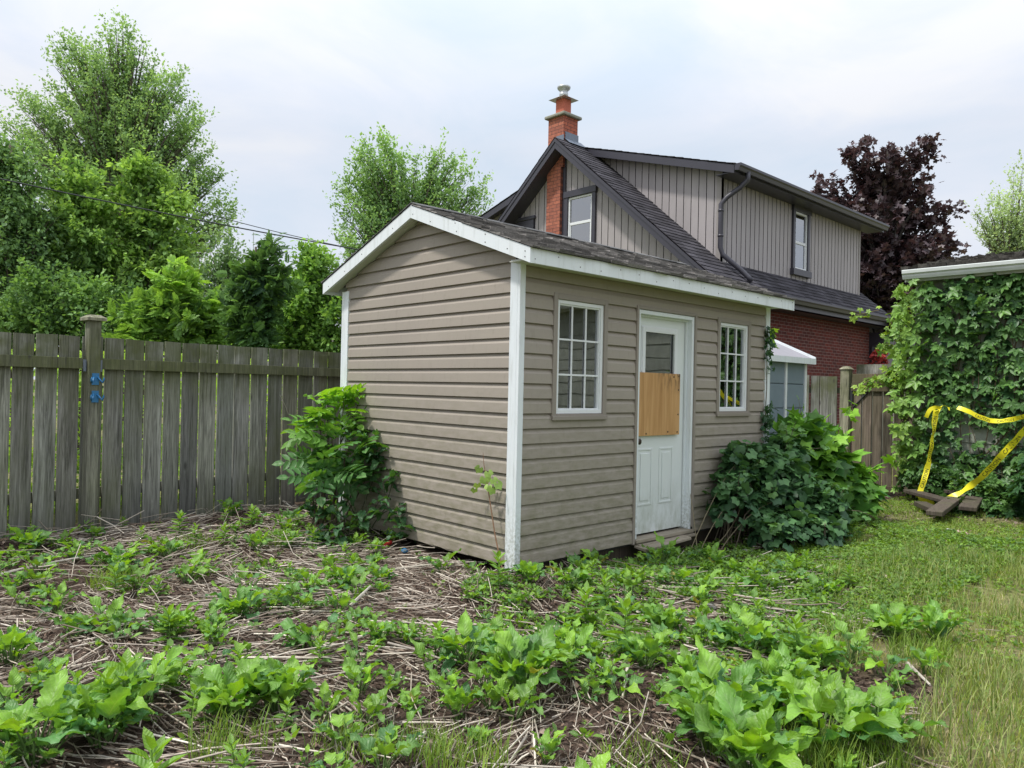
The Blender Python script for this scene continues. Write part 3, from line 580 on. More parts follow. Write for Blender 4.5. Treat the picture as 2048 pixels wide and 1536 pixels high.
for s0,s1 in zip(GS[:-1],GS[1:]):
    if s1-s0<.09: continue
    q=F0+fd*s0; zb=float(gz(q[0],q[1]))+random.uniform(-.02,.03); zt=1.699+random.uniform(-.004,.004)
    fboard(m,s0+random.uniform(.005,.010),s1-s0-random.uniform(.016,.025),zt,zb,random.uniform(-.006,.006),.022,random.uniform(-.006,.006))
m.build('boards',M['fence'],fence)
def rail(z0,z1,sa,sb,off,th,nm='rail'):
    m=MB(); a=F0+fd*sa+fn*off; m.obox((a[0],a[1],z0),(fd[0]*(sb-sa),fd[1]*(sb-sa),0),(fn[0]*th,fn[1]*th,0),(0,0,z1-z0),(.62,.64,.46)); m.build(nm,M['fence'],fence,bevel=.004)
PS=.523   # post position along the fence
rail(1.42,1.515,-3.6,PS-.07,.007,.038); rail(1.42,1.515,PS+.07,L,.007,.038); rail(.30,.39,-3.6,L,-.065,.038)
def fpost(s,zt,w=.098,off=.065,cap=True,par=None,O=F0,dd=None,nn=None,matn='fence'):
    dd=fd if dd is None else dd; nn=fn if nn is None else nn
    a=O+dd*(s-w/2)+nn*(off-.06); m=MB(); q=float(gz(a[0],a[1])); m.obox((a[0],a[1],q-.1),(dd[0]*w,dd[1]*w,0),(nn[0]*w,nn[1]*w,0),(0,0,zt-q+.1),(.85,.86,.74)); p=m.build('post',M[matn],par,bevel=.006)
    if cap:
        cw=w+.06; c=O+dd*(s)+nn*(off-.06+w/2); V=[]
        for h,k in ((0,.5),(.025,.5),(.05,.26)):
            for sx,sy in ((-1,-1),(1,-1),(1,1),(-1,1)): r=c+dd*sx*cw*k+nn*sy*cw*k; V.append((r[0],r[1],zt+h))
        m=MB(); F=[(0,3,2,1),(8,9,10,11)]+[(i+4*k,(i+1)%4+4*k,(i+1)%4+4*k+4,i+4*k+4) for k in (0,1) for i in range(4)]; m.add(V,F,(1.15,1.1,.95)); m.build('post_cap',M[matn],p)
    return p
fpost(PS,1.835,par=fence); fpost(PS-2.45,1.835,par=fence); fpost(PS+2.45,1.66,par=fence,cap=False,off=-.03)
# brackets beside the post
for sg in (-1,1):
    m=MB(); a=F0+fd*(PS+sg*.055)+fn*.047; m.obox((a[0],a[1],1.40),(fd[0]*.02*sg,fd[1]*.02*sg,0),(fn[0]*.02,fn[1]*.02,0),(0,0,.10)); m.build('rail_bracket',M['flashing'],fence)
for zz,lab in ((1.335,'upper of two blue plastic hooks screwed to the fence post'),(1.185,'lower of two blue plastic hooks screwed to the fence post')):
    q=F0+fd*(PS+.005)+fn*.1045; h=thing('wall_hook',lab,'hook',(q[0],q[1],zz),'blue hooks on the fence post'); m=MB()
    A=lambda s,n,z:(q[0]+fd[0]*s+fn[0]*n,q[1]+fd[1]*s+fn[1]*n,zz+z)
    m.obox(A(-.028,0,-.05),(fd[0]*.056,fd[1]*.056,0),(fn[0]*.006,fn[1]*.006,0),(0,0,.10)); m.build('back_plate',M['blue'],h)
    for sg in (-1,1):
        m=MB(); m.tube([A(sg*.015,.006,.02),A(sg*.03,.03,-.01),A(sg*.045,.04,-.03),A(sg*.05,.05,.0),A(sg*.05,.05,.02)],.008,6); m.build('prong',M['blue'],h,smooth=True)
# ------------------------------------------------------------------ right fence and gate
GFX=7.66
gf=thing('picket_fence_panel','short grey fence panel with a capped post between plastic shed and gate','fence',(GFX,1.2,-.1))
m=MB(); y=.93
while y<3.3:
    m.box(GFX-.03+(0 if int(y*10)%2 else .05),GFX-.008+(0 if int(y*10)%2 else .05),y,y+.135,-.08,1.63+random.uniform(-.01,.01),frand(.2)); y+=.148
m.build('pickets',M['fence'],gf)
m=MB(); m.box(GFX+.045,GFX+.08,.9,3.3,1.36,1.45,(.9,.9,.8)); m.box(GFX+.045,GFX+.08,.9,3.3,.2,.29,(.9,.9,.8)); m.build('rail',M['fence'],gf)
m=MB(); m.box(GFX-.06,GFX+.075,.735,.87,-.15,1.73,(1.25,1.22,.95)); pp=m.build('post',M['fence'],gf,bevel=.008)
m=MB(); m.add([(GFX-.075,.72,1.73),(GFX+.09,.72,1.73),(GFX+.09,.885,1.73),(GFX-.075,.885,1.73),(GFX-.03,.765,1.775),(GFX+.045,.765,1.775),(GFX+.045,.84,1.775),(GFX-.03,.84,1.775)],[(0,3,2,1),(4,5,6,7),(0,1,5,4),(1,2,6,5),(2,3,7,6),(3,0,4,7)],(1.7,1.6,1.35)); m.build('post_cap',M['fence'],pp)
gate=thing('wooden_gate','brown plank gate with gaps and bottom rail beside the ivy covered garage','gate',(GFX,.2,-.1))
m=MB(); y=.70
while y>-.75:
    w=.128; m.box(GFX+.0,GFX+.022,y-w,y,-.055,1.40+(.0),frand(.14)); y-=w+.021
m.build('planks',M['fence2'],gate)
m=MB(); m.box(GFX-.035,GFX-.001,-.75,.71,1.40,1.515,(.8,.78,.7)); m.box(GFX-.02,GFX+.03,-.75,.71,1.52,1.66,(.85,.8,.7)); m.build('top_rail',M['fence2'],gate,bevel=.004)
m=MB(); m.box(GFX-.03,GFX-.001,-.75,.71,-.07,.02,(.65,.6,.55)); m.build('bottom_rail',M['fence2'],gate,bevel=.004)
m=MB(); m.tube([(GFX-.012,.69,1.15),(GFX-.012,.48,1.38)],.010,6); m.build('iron_brace',M['cable'],gate)
m=MB(); m.tube([(GFX-.012,.69,.22),(GFX-.012,.50,.04)],.010,6); m.build('iron_brace',M['cable'],gate)
m=MB(); m.box(GFX-.03,GFX-.005,.69,.73,1.2,1.42); m.build('hinge',M['cable'],gate)
# white neighbouring fence seen over the gate
wf=thing('far_fence','pale grey plank fence seen beyond the wooden gate','fence',(12,1,0)); m=MB()
for i in range(26): m.box(12+i*.02,12.02+i*.02,.2+i*.14-1.2,.33+i*.14-1.2,-.1,2.0,(1.6,1.6,1.6))
m.build('planks',M['fence'],wf)
# ------------------------------------------------------------------ grey plastic garden shed
ps=thing('plastic_shed','small blue grey plastic shed with white trim and pale roof between tan shed and house','shed',(5.0,1.2,-.1))
PX0,PX1,PY0,PY1=4.25,5.80,.56,2.0
m=MB(); n_=6; hh=1.87/n_
for i in range(n_):
    z0=-.1+i*hh; c=(.20,.245,.29)
    for q in ((PX0+.03,PX1-.02,PY0,PY0+.02,z0+.012,z0+hh),(PX1-.03,PX1,PY0+.02,PY1,z0+.012,z0+hh),(PX0,PX0+.03,PY0+.02,PY1,z0+.012,z0+hh)): m.box(*q,c)
    m.box(PX0+.04,PX1-.03,PY0+.008,PY0+.018,z0-.002,z0+.013,(.10,.13,.16))
m.build('panels',M['plastic'],ps,bevel=.006)
m=MB()
for x in (PX0,4.78,5.40 if 0 else 5.23,PX1-.03): m.box(x,x+.045,PY0-.02,PY0+.03,-.1,1.79)
m.build('corner_posts',M['white'],ps,bevel=.004)
m=MB(); ex0,ex1,ey0,ey1,ez,rz_=4.18,5.90,.48,2.1,1.80,2.16; ym=(ey0+ey1)/2
m.box(ex0,ex1,ey0,ey0+.03,ez-.06,ez+.0,(.8,.8,.8)); m.box(ex1-.03,ex1,ey0+.03,ey1,ez-.06,ez,(.8,.8,.8))
V=[(ex0,ey0,ez),(ex1,ey0,ez),(ex1,ym,rz_),(ex0,ym,rz_),(ex1,ey1,ez),(ex0,ey1,ez)]; m.add(V,[(0,1,2,3),(3,2,4,5)],(.5,.5,.5)); m.build('roof',simple('grey_plastic_roof',(.27,.26,.285),.6,0,.15,8),ps)
m=MB(); m.box(ex0-.005,ex1+.02,ey0-.012,ey0-.001,ez-.065,ez+.012); m.obox((ex1,ey0-.01,ez-.02),(.02,0,0),(0,ym-ey0,rz_-ez),(0,0,.05)); m.obox((ex1,ey1,ez-.02),(.02,0,0),(0,ym-ey1,rz_-ez),(0,0,.05)); m.build('roof_trim',M['trim'],ps)
# ------------------------------------------------------------------ garage with creeper
GA=7.5; gy0,gy1=-11.,-.22
gar=thing('garage','green painted garage with mossy roof and white gutter under a thick creeper','garage',(GA+2,-4,-.1))
m=MB(); z=.50; r=0
while z<2.95:
    y=gy0-random.uniform(0,.4)
    while y<gy1:
        w=random.choice((.40,.61,.61)); k=random.uniform(.85,1.1); a,b_=max(y,gy0)+.001,min(y+w,gy1)-.001
        if b_>a:
            dz_=random.uniform(0,.018); x0=GA-.012; m.add([(x0-.006,a,z-dz_),(x0-.006,b_,z-dz_*random.random()),(x0+.008,b_,min(z+.255,2.97)),(x0+.008,a,min(z+.255,2.97))],[(3,2,1,0)],(.30*k,.32*k,.27*k)); m.add([(x0-.006,a,z-dz_),(x0-.006,b_,z-dz_),(x0+.02,b_,z),(x0+.02,a,z)],[(0,1,2,3)],(.12,.13,.11))
        y+=w
    z+=.245
m.build('shingle_siding',M['gside'],gar)
m=MB(); m.box(GA,GA+5,gy0,gy1-.0,-.15,2.97,(.25,.26,.24)); m.box(GA-.02,GA-.001,gy0,gy1,-.15,.49,(.06,.06,.055)); m.build('walls',M['gside'],gar)
m=MB(); ez=3.10; m.obox((7.27,gy0-.3,ez-.10),(0,gy1-gy0+.38,0),(2.6,0,.50),(0,0,.08)); m.obox((12.5,gy0-.3,ez-.10),(0,gy1-gy0+.38,0),(-2.6,0,.50),(0,0,.08)); gr=m.build('roof',M['dark'],gar)
m=MB(); q=1/math.hypot(1,.192); shingles(m,(7.24,gy1+.12,ez-.012),(0,-1,0),(q,0,.192*q),gy1-gy0+.42,2.65,.15,.12,.028,(.075,.070,.062),.5,.03,.05,.14); m.build('shakes',M['shake'],gr)
m=MB(); pr=[(0,0),(0,-.11),(-.03,-.125),(-.085,-.125),(-.10,-.09),(-.10,-.07),(-.125,-.05),(-.125,-.01),(-.115,0),(-.105,-.01)]
for yy in (0,): 
    ya,yb=gy0-.3,gy1+.07; V=[(7.27+a,y,3.085+b_) for y in (ya,yb) for a,b_ in pr]; n=len(pr); F=[(i,i+1,n+i+1,n+i) for i in range(n-1)]; F+=[f[::-1] for f in F]; F+=[tuple(range(8)),tuple(n+i for i in range(7,-1,-1))]; m.add(V,F)
m.build('gutter',simple('dull_gutter_paint',(.50,.53,.51),.5,0,.18,5),gar)
m=MB(); m.box(7.271,7.30,gy0-.3,gy1+.07,2.93,3.09); m.box(7.30,GA,gy0-.3,gy1+.05,2.935,2.945); m.build('fascia_board',simple('grey_green_fascia',(.40,.42,.38),.7,0,.15),gar)
# ================================================================== vegetation
def nrm(a): return a/(np.linalg.norm(a,axis=-1,keepdims=True)+1e-9)
def frames(d,up):
    """columns x (across), y (along the leaf), z (face normal)"""
    y=nrm(d); x=nrm(np.cross(y,up)); z=np.cross(x,y); return np.stack([x,y,z],-1)
def inst(T,P,Fr,S,C,jit=.0):
    """instances of the leaf template T=(V,F,uv) at P with frames Fr, sizes S and colours C"""
    TV,TF,TU=T; n=len(P); S=np.asarray(S,float).reshape(n,-1)
    if S.shape[1]==1: S=np.repeat(S,3,1)
    V=np.einsum('nij,nkj->nki',Fr,TV[None]*S[:,None,:])+P[:,None]
    F=TF[None]+(np.arange(n)*len(TV))[:,None,None]
    c=np.repeat(C,len(TF),0); 
    if jit: c=c*(1+rng.uniform(-jit,jit,(len(c),1)))
    return V.reshape(-1,3),F.reshape(-1,TF.shape[1]),np.tile(TU,(n,1)),c
def join(L):
    V=[];F=[];U=[];C=[];b=0
    for v,f,u,c in L: V.append(v);F.append(f+b);U.append(u);C.append(c);b+=len(v)
    return np.concatenate(V),np.concatenate(F),np.concatenate(U),np.concatenate(C)
def leafobj(name,L,mat,parent=None,smooth=False):
    V,F,U,C=join(L) if isinstance(L,list) else L
    return mkmesh(name,V,F,mat,cols=C,uv=U,parent=parent,smooth=smooth)
def T(V,F):
    V=np.array(V,float); return V,np.array(F),np.stack([V[:,0]*2,V[:,1]],1)
T1=T([(0,0,0),(.30,.45,.07),(0,1,-.04),(-.30,.45,.07)],[(0,1,2,3)])
T2=T([(0,0,0),(.27,.28,.07),(.24,.66,.04),(0,1,-.10),(-.24,.66,.04),(-.27,.28,.07),(0,.5,-.01)],[(0,1,2,6),(6,2,3,3),(0,6,4,5),(6,3,3,4)][:0] or [(0,1,2,3),(0,3,4,5)])
def pinn(parts):
    V=[];F=[]
    for (ang,ox,oy,s,w) in parts:
        b=len(V); ca,sa=math.cos(ang),math.sin(ang)
        for x,y,z in T2[0][:6]:
            x*=s*w; y*=s; V.append((ox+x*ca-y*sa,oy+x*sa+y*ca,z*s-.0-.12*(ox*ox)))
        F+=[(b,b+1,b+2,b+3),(b,b+3,b+4,b+5)]
    return T(V,F)
TC=pinn([(R(a),0,0,s,.92) for a,s in ((-112,.62),(-55,.9),(0,1.),(55,.9),(112,.62))])       # five leaflets
def pinnate(np_=5):
    V=[];F=[]
    for i in range(np_):
        y=.18+.72*i/np_; zz=-.35*y*y
        for sg in (-1,1):
            b=len(V); a=sg*R(-62+14*i/np_); ca,sa=math.cos(a),math.sin(a); s=.30+.1*math.sin(PI*(i+1)/(np_+1))
            for x,yy,z in T2[0][:6]:
                x*=s*.9; yy*=s; V.append((x*ca-yy*sa,y+x*sa+yy*ca,zz+z*s-.25*abs(-yy*sa)))
            F+=[(b,b+1,b+2,b+3),(b,b+3,b+4,b+5)]
    b=len(V)
    for x,yy,z in T2[0][:6]: V.append((x*.36,.86+yy*.36,-.30+z*.3-.1*yy))
    F+=[(b,b+1,b+2,b+3),(b,b+3,b+4,b+5)]
    b=len(V); V+=[(-.008,0,0),(.008,0,0),(.006,.5,-.085),(-.006,.5,-.085),(.004,.95,-.33),(-.004,.95,-.33)]; F+=[(b,b+1,b+2,b+3),(b+3,b+2,b+4,b+5)]
    return T(V,F)
TP=pinnate()
def big_pinnate():
    V,F,U=pinnate(4); V=V.copy(); V[:,0]*=1.25; return V,F,U
TPB=big_pinnate()
def lobed(n=5,depth=.62,w=1.):
    """lobed leaf as a fan: stalk at the origin, lobes to the front and sides"""
    V=[(0,.32,.03)]; A=np.linspace(-150,150,2*n+1)
    for i,a in enumerate(A):
        r=(.62 if abs(a)<120 else .45)*(1 if i%2 else depth); r*=1.12 if abs(a)<5 else 1
        a=R(a); V.append((w*r*math.sin(a),.32+r*math.cos(a),-.05*(1 if i%2 else -.4)))
    F=[(0,i+1,i,i) for i in ()]
    F=[(0,2*k+3,2*k+2,2*k+1) for k in range(n)]
    return T(V,F)
TM=lobed(); TG=lobed(5,.8,1.05)
def broad(seed,bend=.5,fold=.25,wav=.09,wd=.34,rows=14,serr=.10):
    r=np.random.default_rng(seed); V=[];F=[];U=[]; ph=r.uniform(0,6)
    for i in range(rows+1):
        y=i/rows; hw=wd*math.sin(PI*min(1,y*1.02+.05)**.72)*(1-.25*y); hw=max(hw,.004)
        if i in (0,rows): hw=.012
        for j,x in enumerate((-1,-.5,0,.5,1)):
            k=1+(serr*(1 if i%2 else -1) if abs(x)==1 else 0); ang=-bend*y
            X=x*hw*k; Zz=fold*abs(X)+1.5*wav*abs(x)*math.sin(y*11+ph+(2 if x>0 else 0))*(.3+abs(x))+.012*(1 if i%2 else -1)*(1-abs(abs(x)-.5))*(0 if x==0 else 1)
            yy=math.sin(bend*y)/max(bend,.01) if bend>.01 else y; zz=-(1-math.cos(bend*y))/max(bend,.01)
            V.append((X,yy+Zz*math.sin(bend*y)*.5,zz+Zz*math.cos(bend*y))); U.append((x,y))
    for i in range(rows):
        for j in range(4): a=i*5+j; F.append((a,a+1,a+6,a+5))
    return np.array(V),np.array(F),np.array(U)
BR=[broad(i,b,f,w,wd) for i,(b,f,w,wd) in enumerate([(.5,.35,.045,.30),(.9,.3,.06,.33),(.3,.45,.04,.27),(1.2,.25,.06,.31),(.7,.5,.05,.24),(.15,.3,.06,.34),(1.5,.35,.05,.29)])]
def lerp(a,b_,t): t=np.asarray(t)[...,None]; return np.array(a)*(1-t)+np.array(b_)*t
def rand_unit(n): return nrm(rng.normal(size=(n,3)))
# ------------------------------------------------------------------ broad-leaved weeds
def weed_mesh(seed,nl,size,upright=.5,young=.5,serr=False):
    """list of leaf instances and a MB of stalks, around the origin"""
    global rng
    save=rng; rng=np.random.default_rng(seed); L=[]; mb=MB(); az0=rng.uniform(0,6)
    for i in range(nl):
        t=(i+.5)/nl; az=az0+i*2.399+rng.uniform(-.4,.4); el=R(82-58*t**.8*(1.25-upright))+rng.uniform(-.16,.16); el=max(R(15),el)
        h=np.array([math.cos(az),math.sin(az),0]); base=h*size*rng.uniform(.0,.14)*np.array([1,1,0]); pl=size*rng.uniform(.28,.62)*(1.1-.3*t)
        d=h*math.cos(el)+np.array([0,0,math.sin(el)]); mid=base+d*pl*.55; end=mid+nrm(d+h*.22*1-np.array([0,0,.08]))*pl*.5
        c_st=(.10,.17,.05); mb.tube([base-[0,0,.02],mid,end],[size*.016+.0012,size*.012+.001,size*.009+.0008],5,c_st,cap=False)
        bd=nrm(d*.8+h*.35+rng.normal(0,.14,3)); up=nrm(np.array([0,0,1.])*.9+(-h)*.55+rng.normal(0,.25,3))
        bl=size*rng.uniform(.34,.72)*(1.12-.35*abs(t-.5)*2*.6)
        if rng.random()<.22: bl*=.55
        k=rng.random(); c=lerp((.055,.145,.050),(.165,.30,.030),min(1,max(0,young*(1.35-t)+rng.normal(0,.28))))*rng.uniform(.75,1.2)
        if rng.random()<.012: c=np.array([.22,.22,.05])
        TT=BR[int(rng.integers(len(BR)))]
        L.append(inst(TT,end[None],frames(bd[None],up[None]),[[bl*rng.uniform(.85,1.15),bl,bl]],c[None]))
    rng=save; return L,mb
PROTO={}
def weed_proto(key,seed,nl,size,upright,young):
    L,mb=weed_mesh(seed,nl,size,upright,young); V,F,U,C=join(L)
    PROTO[key]=((V,F,U,C),mb)
_weedmesh={}
def weed(key,x,y,rz,s,label,group,parts=True):
    """a weed as a thing with its leaves and stalks"""
    t=thing('broad_leaved_weed',label,'weed',(x,y,float(gz(x,y))),group); t.rotation_euler=(0,0,rz); t.scale=(s,s,s)
    (V,F,U,C),mb=PROTO[key]
    for nm in ('leaves','stalks'):
        if (key,nm) not in _weedmesh:
            o=mkmesh(nm,V,F,M['weed'],cols=C,uv=U,smooth=True) if nm=='leaves' else mb.build(nm,M['stem'])
            _weedmesh[(key,nm)]=o.data; o.parent=t
        else:
            o=bpy.data.objects.new(nm,_weedmesh[(key,nm)]); COL.objects.link(o); o.parent=t
    return t
for i in range(6): weed_proto(('big',i),100+i,30+4*(i%3),.29,.62+.13*(i%3),.55+.1*(i%2))
for i in range(6): weed_proto(('mid',i),200+i,16+3*(i%3),.225,.6+.15*(i%3),.5+.12*(i%2))
for i in range(8): weed_proto(('small',i),300+i,9+(i%4),.165,.5+.15*(i%4),.6)
GW_='broad-leaved weeds growing through the dead stalks'
BIG=[ # (u,v of the foot, kind, size factor, label)
(70,1530,'big',1.02,'large broad-leaved weed at the bottom left corner of the patch'),
(205,1500,'big',1.0,'large pale-leaved weed second from the bottom left corner'),
(285,1425,'mid',1.05,'weed with upright bright leaf left of the low centre of the patch'),
(345,1390,'mid',.9,'narrow weed behind the bottom left pair of large weeds'),
(465,1440,'big',.92,'tall yellow-green weed clump left of centre in the front row'),
(560,1425,'big',.95,'dense weed clump just right of the yellow-green clump in the front row'),
(640,1300,'mid',1.0,'weed behind the front left clumps with pale curled leaf'),
(90,1380,'mid',.8,'small weed in the open stalks at the far left'),
(20,1330,'mid',1.0,'pale weed cut by the left edge of the picture'),
(215,1265,'mid',1.1,'round-leaved weed in front of the fence post'),
(150,1270,'mid',.8,'smaller weed left of the round-leaved weed before the fence post'),
(345,1290,'mid',.9,'weed in the open ground before the long grey boards'),
(480,1240,'big',.8,'bushy weed midway between fence post and shed corner'),
(415,1275,'mid',.8,'short weed left of the midway bushy weed'),
(690,1180,'mid',1.1,'weed with veined leaf before the tall leafy plant at the shed'),
(620,1190,'mid',.95,'low weed left of the veined one before the shed'),
(760,1165,'mid',.75,'small weed before the dark gap under the gable wall'),
(880,1150,'small',1.1,'little weed against the gable wall near the corner post'),
(240,1150,'big',.72,'dark weed at the foot of the fence post'),
(330,1130,'mid',.95,'dark weed right of the fence post by the boards'),
(60,1130,'mid',.9,'dark weed at the foot of the far left fence boards'),
(150,1140,'mid',.8,'shaded weed between two fence boards left of the post'),
(460,1060,'mid',.8,'shaded weed by the fence where a bent stem rises'),
(1040,1385,'big',1.08,'largest weed clump in the very middle of the patch'),
(930,1330,'big',.85,'weed with broad pale leaf left of the middle clump'),
(985,1300,'mid',1.0,'weed just behind the middle clump'),
(1135,1340,'mid',.9,'weed right of the middle clump'),
(1210,1375,'mid',.8,'open weed with arching leaf right of centre'),
(1290,1340,'mid',1.05,'weed with bright upright leaf right of centre'),
(1330,1270,'big',.78,'weed with long drooping leaf before the white door'),
(1240,1230,'mid',.9,'weed in front of the wall below the left window'),
(1140,1190,'mid',1.0,'weed with erect spoon leaf near the corner post'),
(1060,1180,'mid',.8,'weed right beside the white corner post'),
(1330,1120,'mid',1.1,'leafy weed at the broken door step'),
(1110,1115,'small',1.1,'dark weed at the foot of the front wall'),
(1385,1400,'mid',1.05,'weed between the centre and the big right-hand clumps'),
(1450,1460,'big',1.02,'large upright weed left of the biggest right-hand clump'),
(1500,1560,'big',1.2,'biggest weed cut by the bottom edge right of centre'),
(1420,1500,'big',.9,'weed with long serrated leaves near the bottom edge'),
(1640,1500,'big',1.12,'tall weed with holed leaf in the right-hand row'),
(1750,1500,'big',.98,'outermost weed of the right-hand row before the grass'),
(1560,1400,'mid',1.1,'weed behind the tall right-hand row'),
(1500,1310,'big',.85,'dense weed clump left of the line before the bush'),
(1430,1290,'mid',.9,'weed beside a grey stone in the patch'),
(1625,1350,'big',.82,'weed with glossy leaves at the right of the patch'),
(1700,1330,'mid',1.0,'weed leaning out over the turf at the patch edge'),
(1785,1275,'big',.82,'separate glossy weed tuft on the turf, the left one of two'),
(1875,1280,'mid',1.15,'separate glossy weed tuft on the turf, the right one of two'),
(1520,1180,'mid',.9,'weed before the dark bramble bush'),
(820,1420,'mid',.6,'tiny weed in the dead stalks left of the middle clump'),
(760,1290,'mid',.7,'small weed on the heap of grey stalks'),
(20,1430,'mid',.9,'weed at the left edge above the bottom corner clump'),
]
for i,(u,v,k,s,lab) in enumerate(BIG):
    p=on_z(u,min(v,1560)); weed((k,i%6),p[0],p[1],random.uniform(0,6.28),s*random.uniform(.93,1.07)*.95,lab,GW_)
def in_shed(x,y,mg=.05): return (x>-mg)&(x<SX+mg)&(y>-mg-.05)&(y<SY+mg)
def scatter(n,x0,x1,y0,y1,fn):
    x=rng.uniform(x0,x1,n); y=rng.uniform(y0,y1,n); k=fn(x,y)&~in_shed(x,y); return x[k],y[k]
def fence_y(x): return F0[1]+(x-F0[0])*fd[1]/fd[0]
patch=lambda x,y:(lawn(x,y)<.5)&(y<fence_y(x)-.1)&(x<4.2)&(y>-4.6)
fx_=lambda x,y: (np.stack([x-CAM[0],y-CAM[1]],-1)@CF[:2])
def visible(x,y,mg=1.08):
    d=np.stack([x-CAM[0],y-CAM[1]],-1); f=d@nrm(CF[:2]); r=d@nrm(CR[:2]); return (f>1.9)&(np.abs(r)<f*.681*mg+.35)
x,y=scatter(1500,-3.6,3.2,-4.4,3.4,lambda x,y:patch(x,y)&visible(x,y)&(vnoise(x,y,1.3,9)>.42)&((x>-1.2)|(rng.random(len(x))<.6)))
cnt=0; pts=[tuple(on_z(u,min(v,1560))[:2]) for u,v,*_ in BIG]
for xx,yy in zip(x,y):
    if cnt>=238: break
    if min((xx-a)**2+(yy-b_)**2 for a,b_ in pts)<.020: continue
    pts.append((xx,yy)); k=random.random(); s=random.uniform(.5,1.2)
    weed(('small',random.randrange(8)) if k<.72 else ('mid',random.randrange(6)),xx,yy,random.uniform(0,6.28),s*(1 if k<.72 else .8),'small broad-leaved weed among the dead stalks, one of many alike','small broad-leaved weeds among the dead stalks'); cnt+=1
for u,v in [(rng.uniform(930,1560),rng.uniform(1150,1420)) for _ in range(150)]:
    xx,yy=on_z(u,v)[:2]
    if cnt>=232 or in_shed(xx,yy,.12) or min((xx-a)**2+(yy-b_)**2 for a,b_ in pts)<.016: continue
    pts.append((xx,yy)); weed(('small',random.randrange(8)),xx,yy,random.uniform(0,6.28),random.uniform(.5,1.05),'small broad-leaved weed among the dead stalks, one of many alike','small broad-leaved weeds among the dead stalks'); cnt+=1
def spike_proto(seed):
    g=np.random.default_rng(seed); h=g.uniform(.14,.24); mb=MB(); L=[]; mb.tube([(0,0,-.02),(.005,0,h*.5),(.012,.006,h)],[.0035,.003,.0015],5,(.12,.20,.05),cap=False)
    n=int(g.integers(16,26)); t=(np.arange(n)+.5)/n; az=t*n*2.4; el=.1+1.0*t**2; d=np.stack([np.cos(az)*np.cos(el),np.sin(az)*np.cos(el),np.sin(el)],1); P=np.stack([.012*t,.006*t,h*(.15+.85*t)],1)
    C=lerp((.06,.14,.03),(.15,.27,.035),np.clip(t+g.normal(0,.2,n),0,1)); S=np.stack([h*.26*np.ones(n),h*(.62-.3*t),h*(.62-.3*t)],1)
    return join([inst(T2,P,frames(d,np.tile([0,0,1.],(n,1))+g.normal(0,.15,(n,3))),S,C)]),mb
for i in range(5): PROTO[('spike',i)]=spike_proto(500+i)
x,y=scatter(700,-3.6,3.6,-4.4,3.2,lambda x,y:patch(x,y)&visible(x,y)&(vnoise(x,y,1.2,19)>.5)); SPK=list(zip(x,y))[:75]
for xx,yy in SPK:
    t=weed(('spike',random.randrange(5)),xx,yy,random.uniform(0,6.28),random.uniform(.5,1.25),'slender upright narrow-leaved weed shoot in the patch, one of many alike','slender narrow-leaved weed shoots'); t.name='upright_weed'; t['category']='weed shoot'
# ------------------------------------------------------------------ low ground cover, one mass
def rosettes(n,region,sz,kl,col0,col1,tilt=.5,seed=0,box=(-3.6,8,-4.6,3.4),lift=.012):
    x,y=scatter(n,*box,region); n=len(x); k=kl; xx=np.repeat(x,k); yy=np.repeat(y,k); N_=n*k
    az=rng.uniform(0,6.28,N_); h=np.stack([np.cos(az),np.sin(az),np.zeros(N_)],1); s=np.repeat(rng.uniform(.6,1.3,n)*sz,k)*rng.uniform(.6,1.1,N_)
    stem=np.repeat(rng.uniform(.2,1,n),k)*sz*1.1; P=np.stack([xx,yy,gz(xx,yy)+lift],1)+h*s[:,None]*.25; P[:,2]+=stem*rng.uniform(.3,1.,N_)
    d=h+np.array([0,0,1.])*rng.uniform(-.15,tilt*1.6,N_)[:,None]; up=np.array([0,0,1.])+rng.normal(0,.35,(N_,3))
    C=lerp(col0,col1,np.clip(np.repeat(rng.random(n),k)+rng.normal(0,.2,N_),0,1))*rng.uniform(.75,1.2,(N_,1))
    return inst(T2,P,frames(d,up),s,C)
vis=lambda f:(lambda x,y:f(x,y)&visible(x,y,1.2))
L=[rosettes(4600,vis(lambda x,y:patch(x,y)&(vnoise(x,y,2.3,4)>.45)),.030,6,(.05,.11,.025),(.15,.24,.04),.7),
   rosettes(1500,vis(lambda x,y:patch(x,y)&(vnoise(x,y,1.3,14)>.55)),.055,5,(.06,.13,.03),(.14,.25,.04),1.0),
   rosettes(3800,vis(lambda x,y:patch(x,y)&(np.hypot(x-.3,y+1.0)<1.25)&(vnoise(x,y,2.6,24)>.3)),.036,6,(.05,.12,.03),(.16,.28,.04),.9,box=(-1.2,1.8,-2.4,.1)),
   rosettes(8500,vis(lambda x,y:(x>.8)&(y>-2.3)&(y<.0)&(x<4.8)&(vnoise(x,y,3,3)>.15)),.034,6,(.055,.12,.025),(.15,.26,.04),.7,box=(.8,4.8,-2.5,.2))]
gc=leafobj('ground_cover',L,M['weed']); tag(gc,'low small-leaved green ground cover creeping between the dead stalks','ground cover',kind='stuff')
L=[rosettes(21000,vis(lambda x,y:(lawn(x,y)>.3)&(x<8.4)&(x>.9)&(vnoise(x,y,2.7,21)>.22)),.026,5,(.07,.14,.025),(.19,.29,.045),.8,box=(.6,8.4,-6,.6)),
   rosettes(1500,vis(lambda x,y:(lawn(x,y)>.4)&(x<1.2)),.022,4,(.07,.13,.03),(.17,.24,.06),.8,box=(-2,1.4,-6,-1.8))]
cl=leafobj('clover',L,M['weed']); tag(cl,'bright green clover and small weeds matting the path to the gate','clover',kind='stuff')
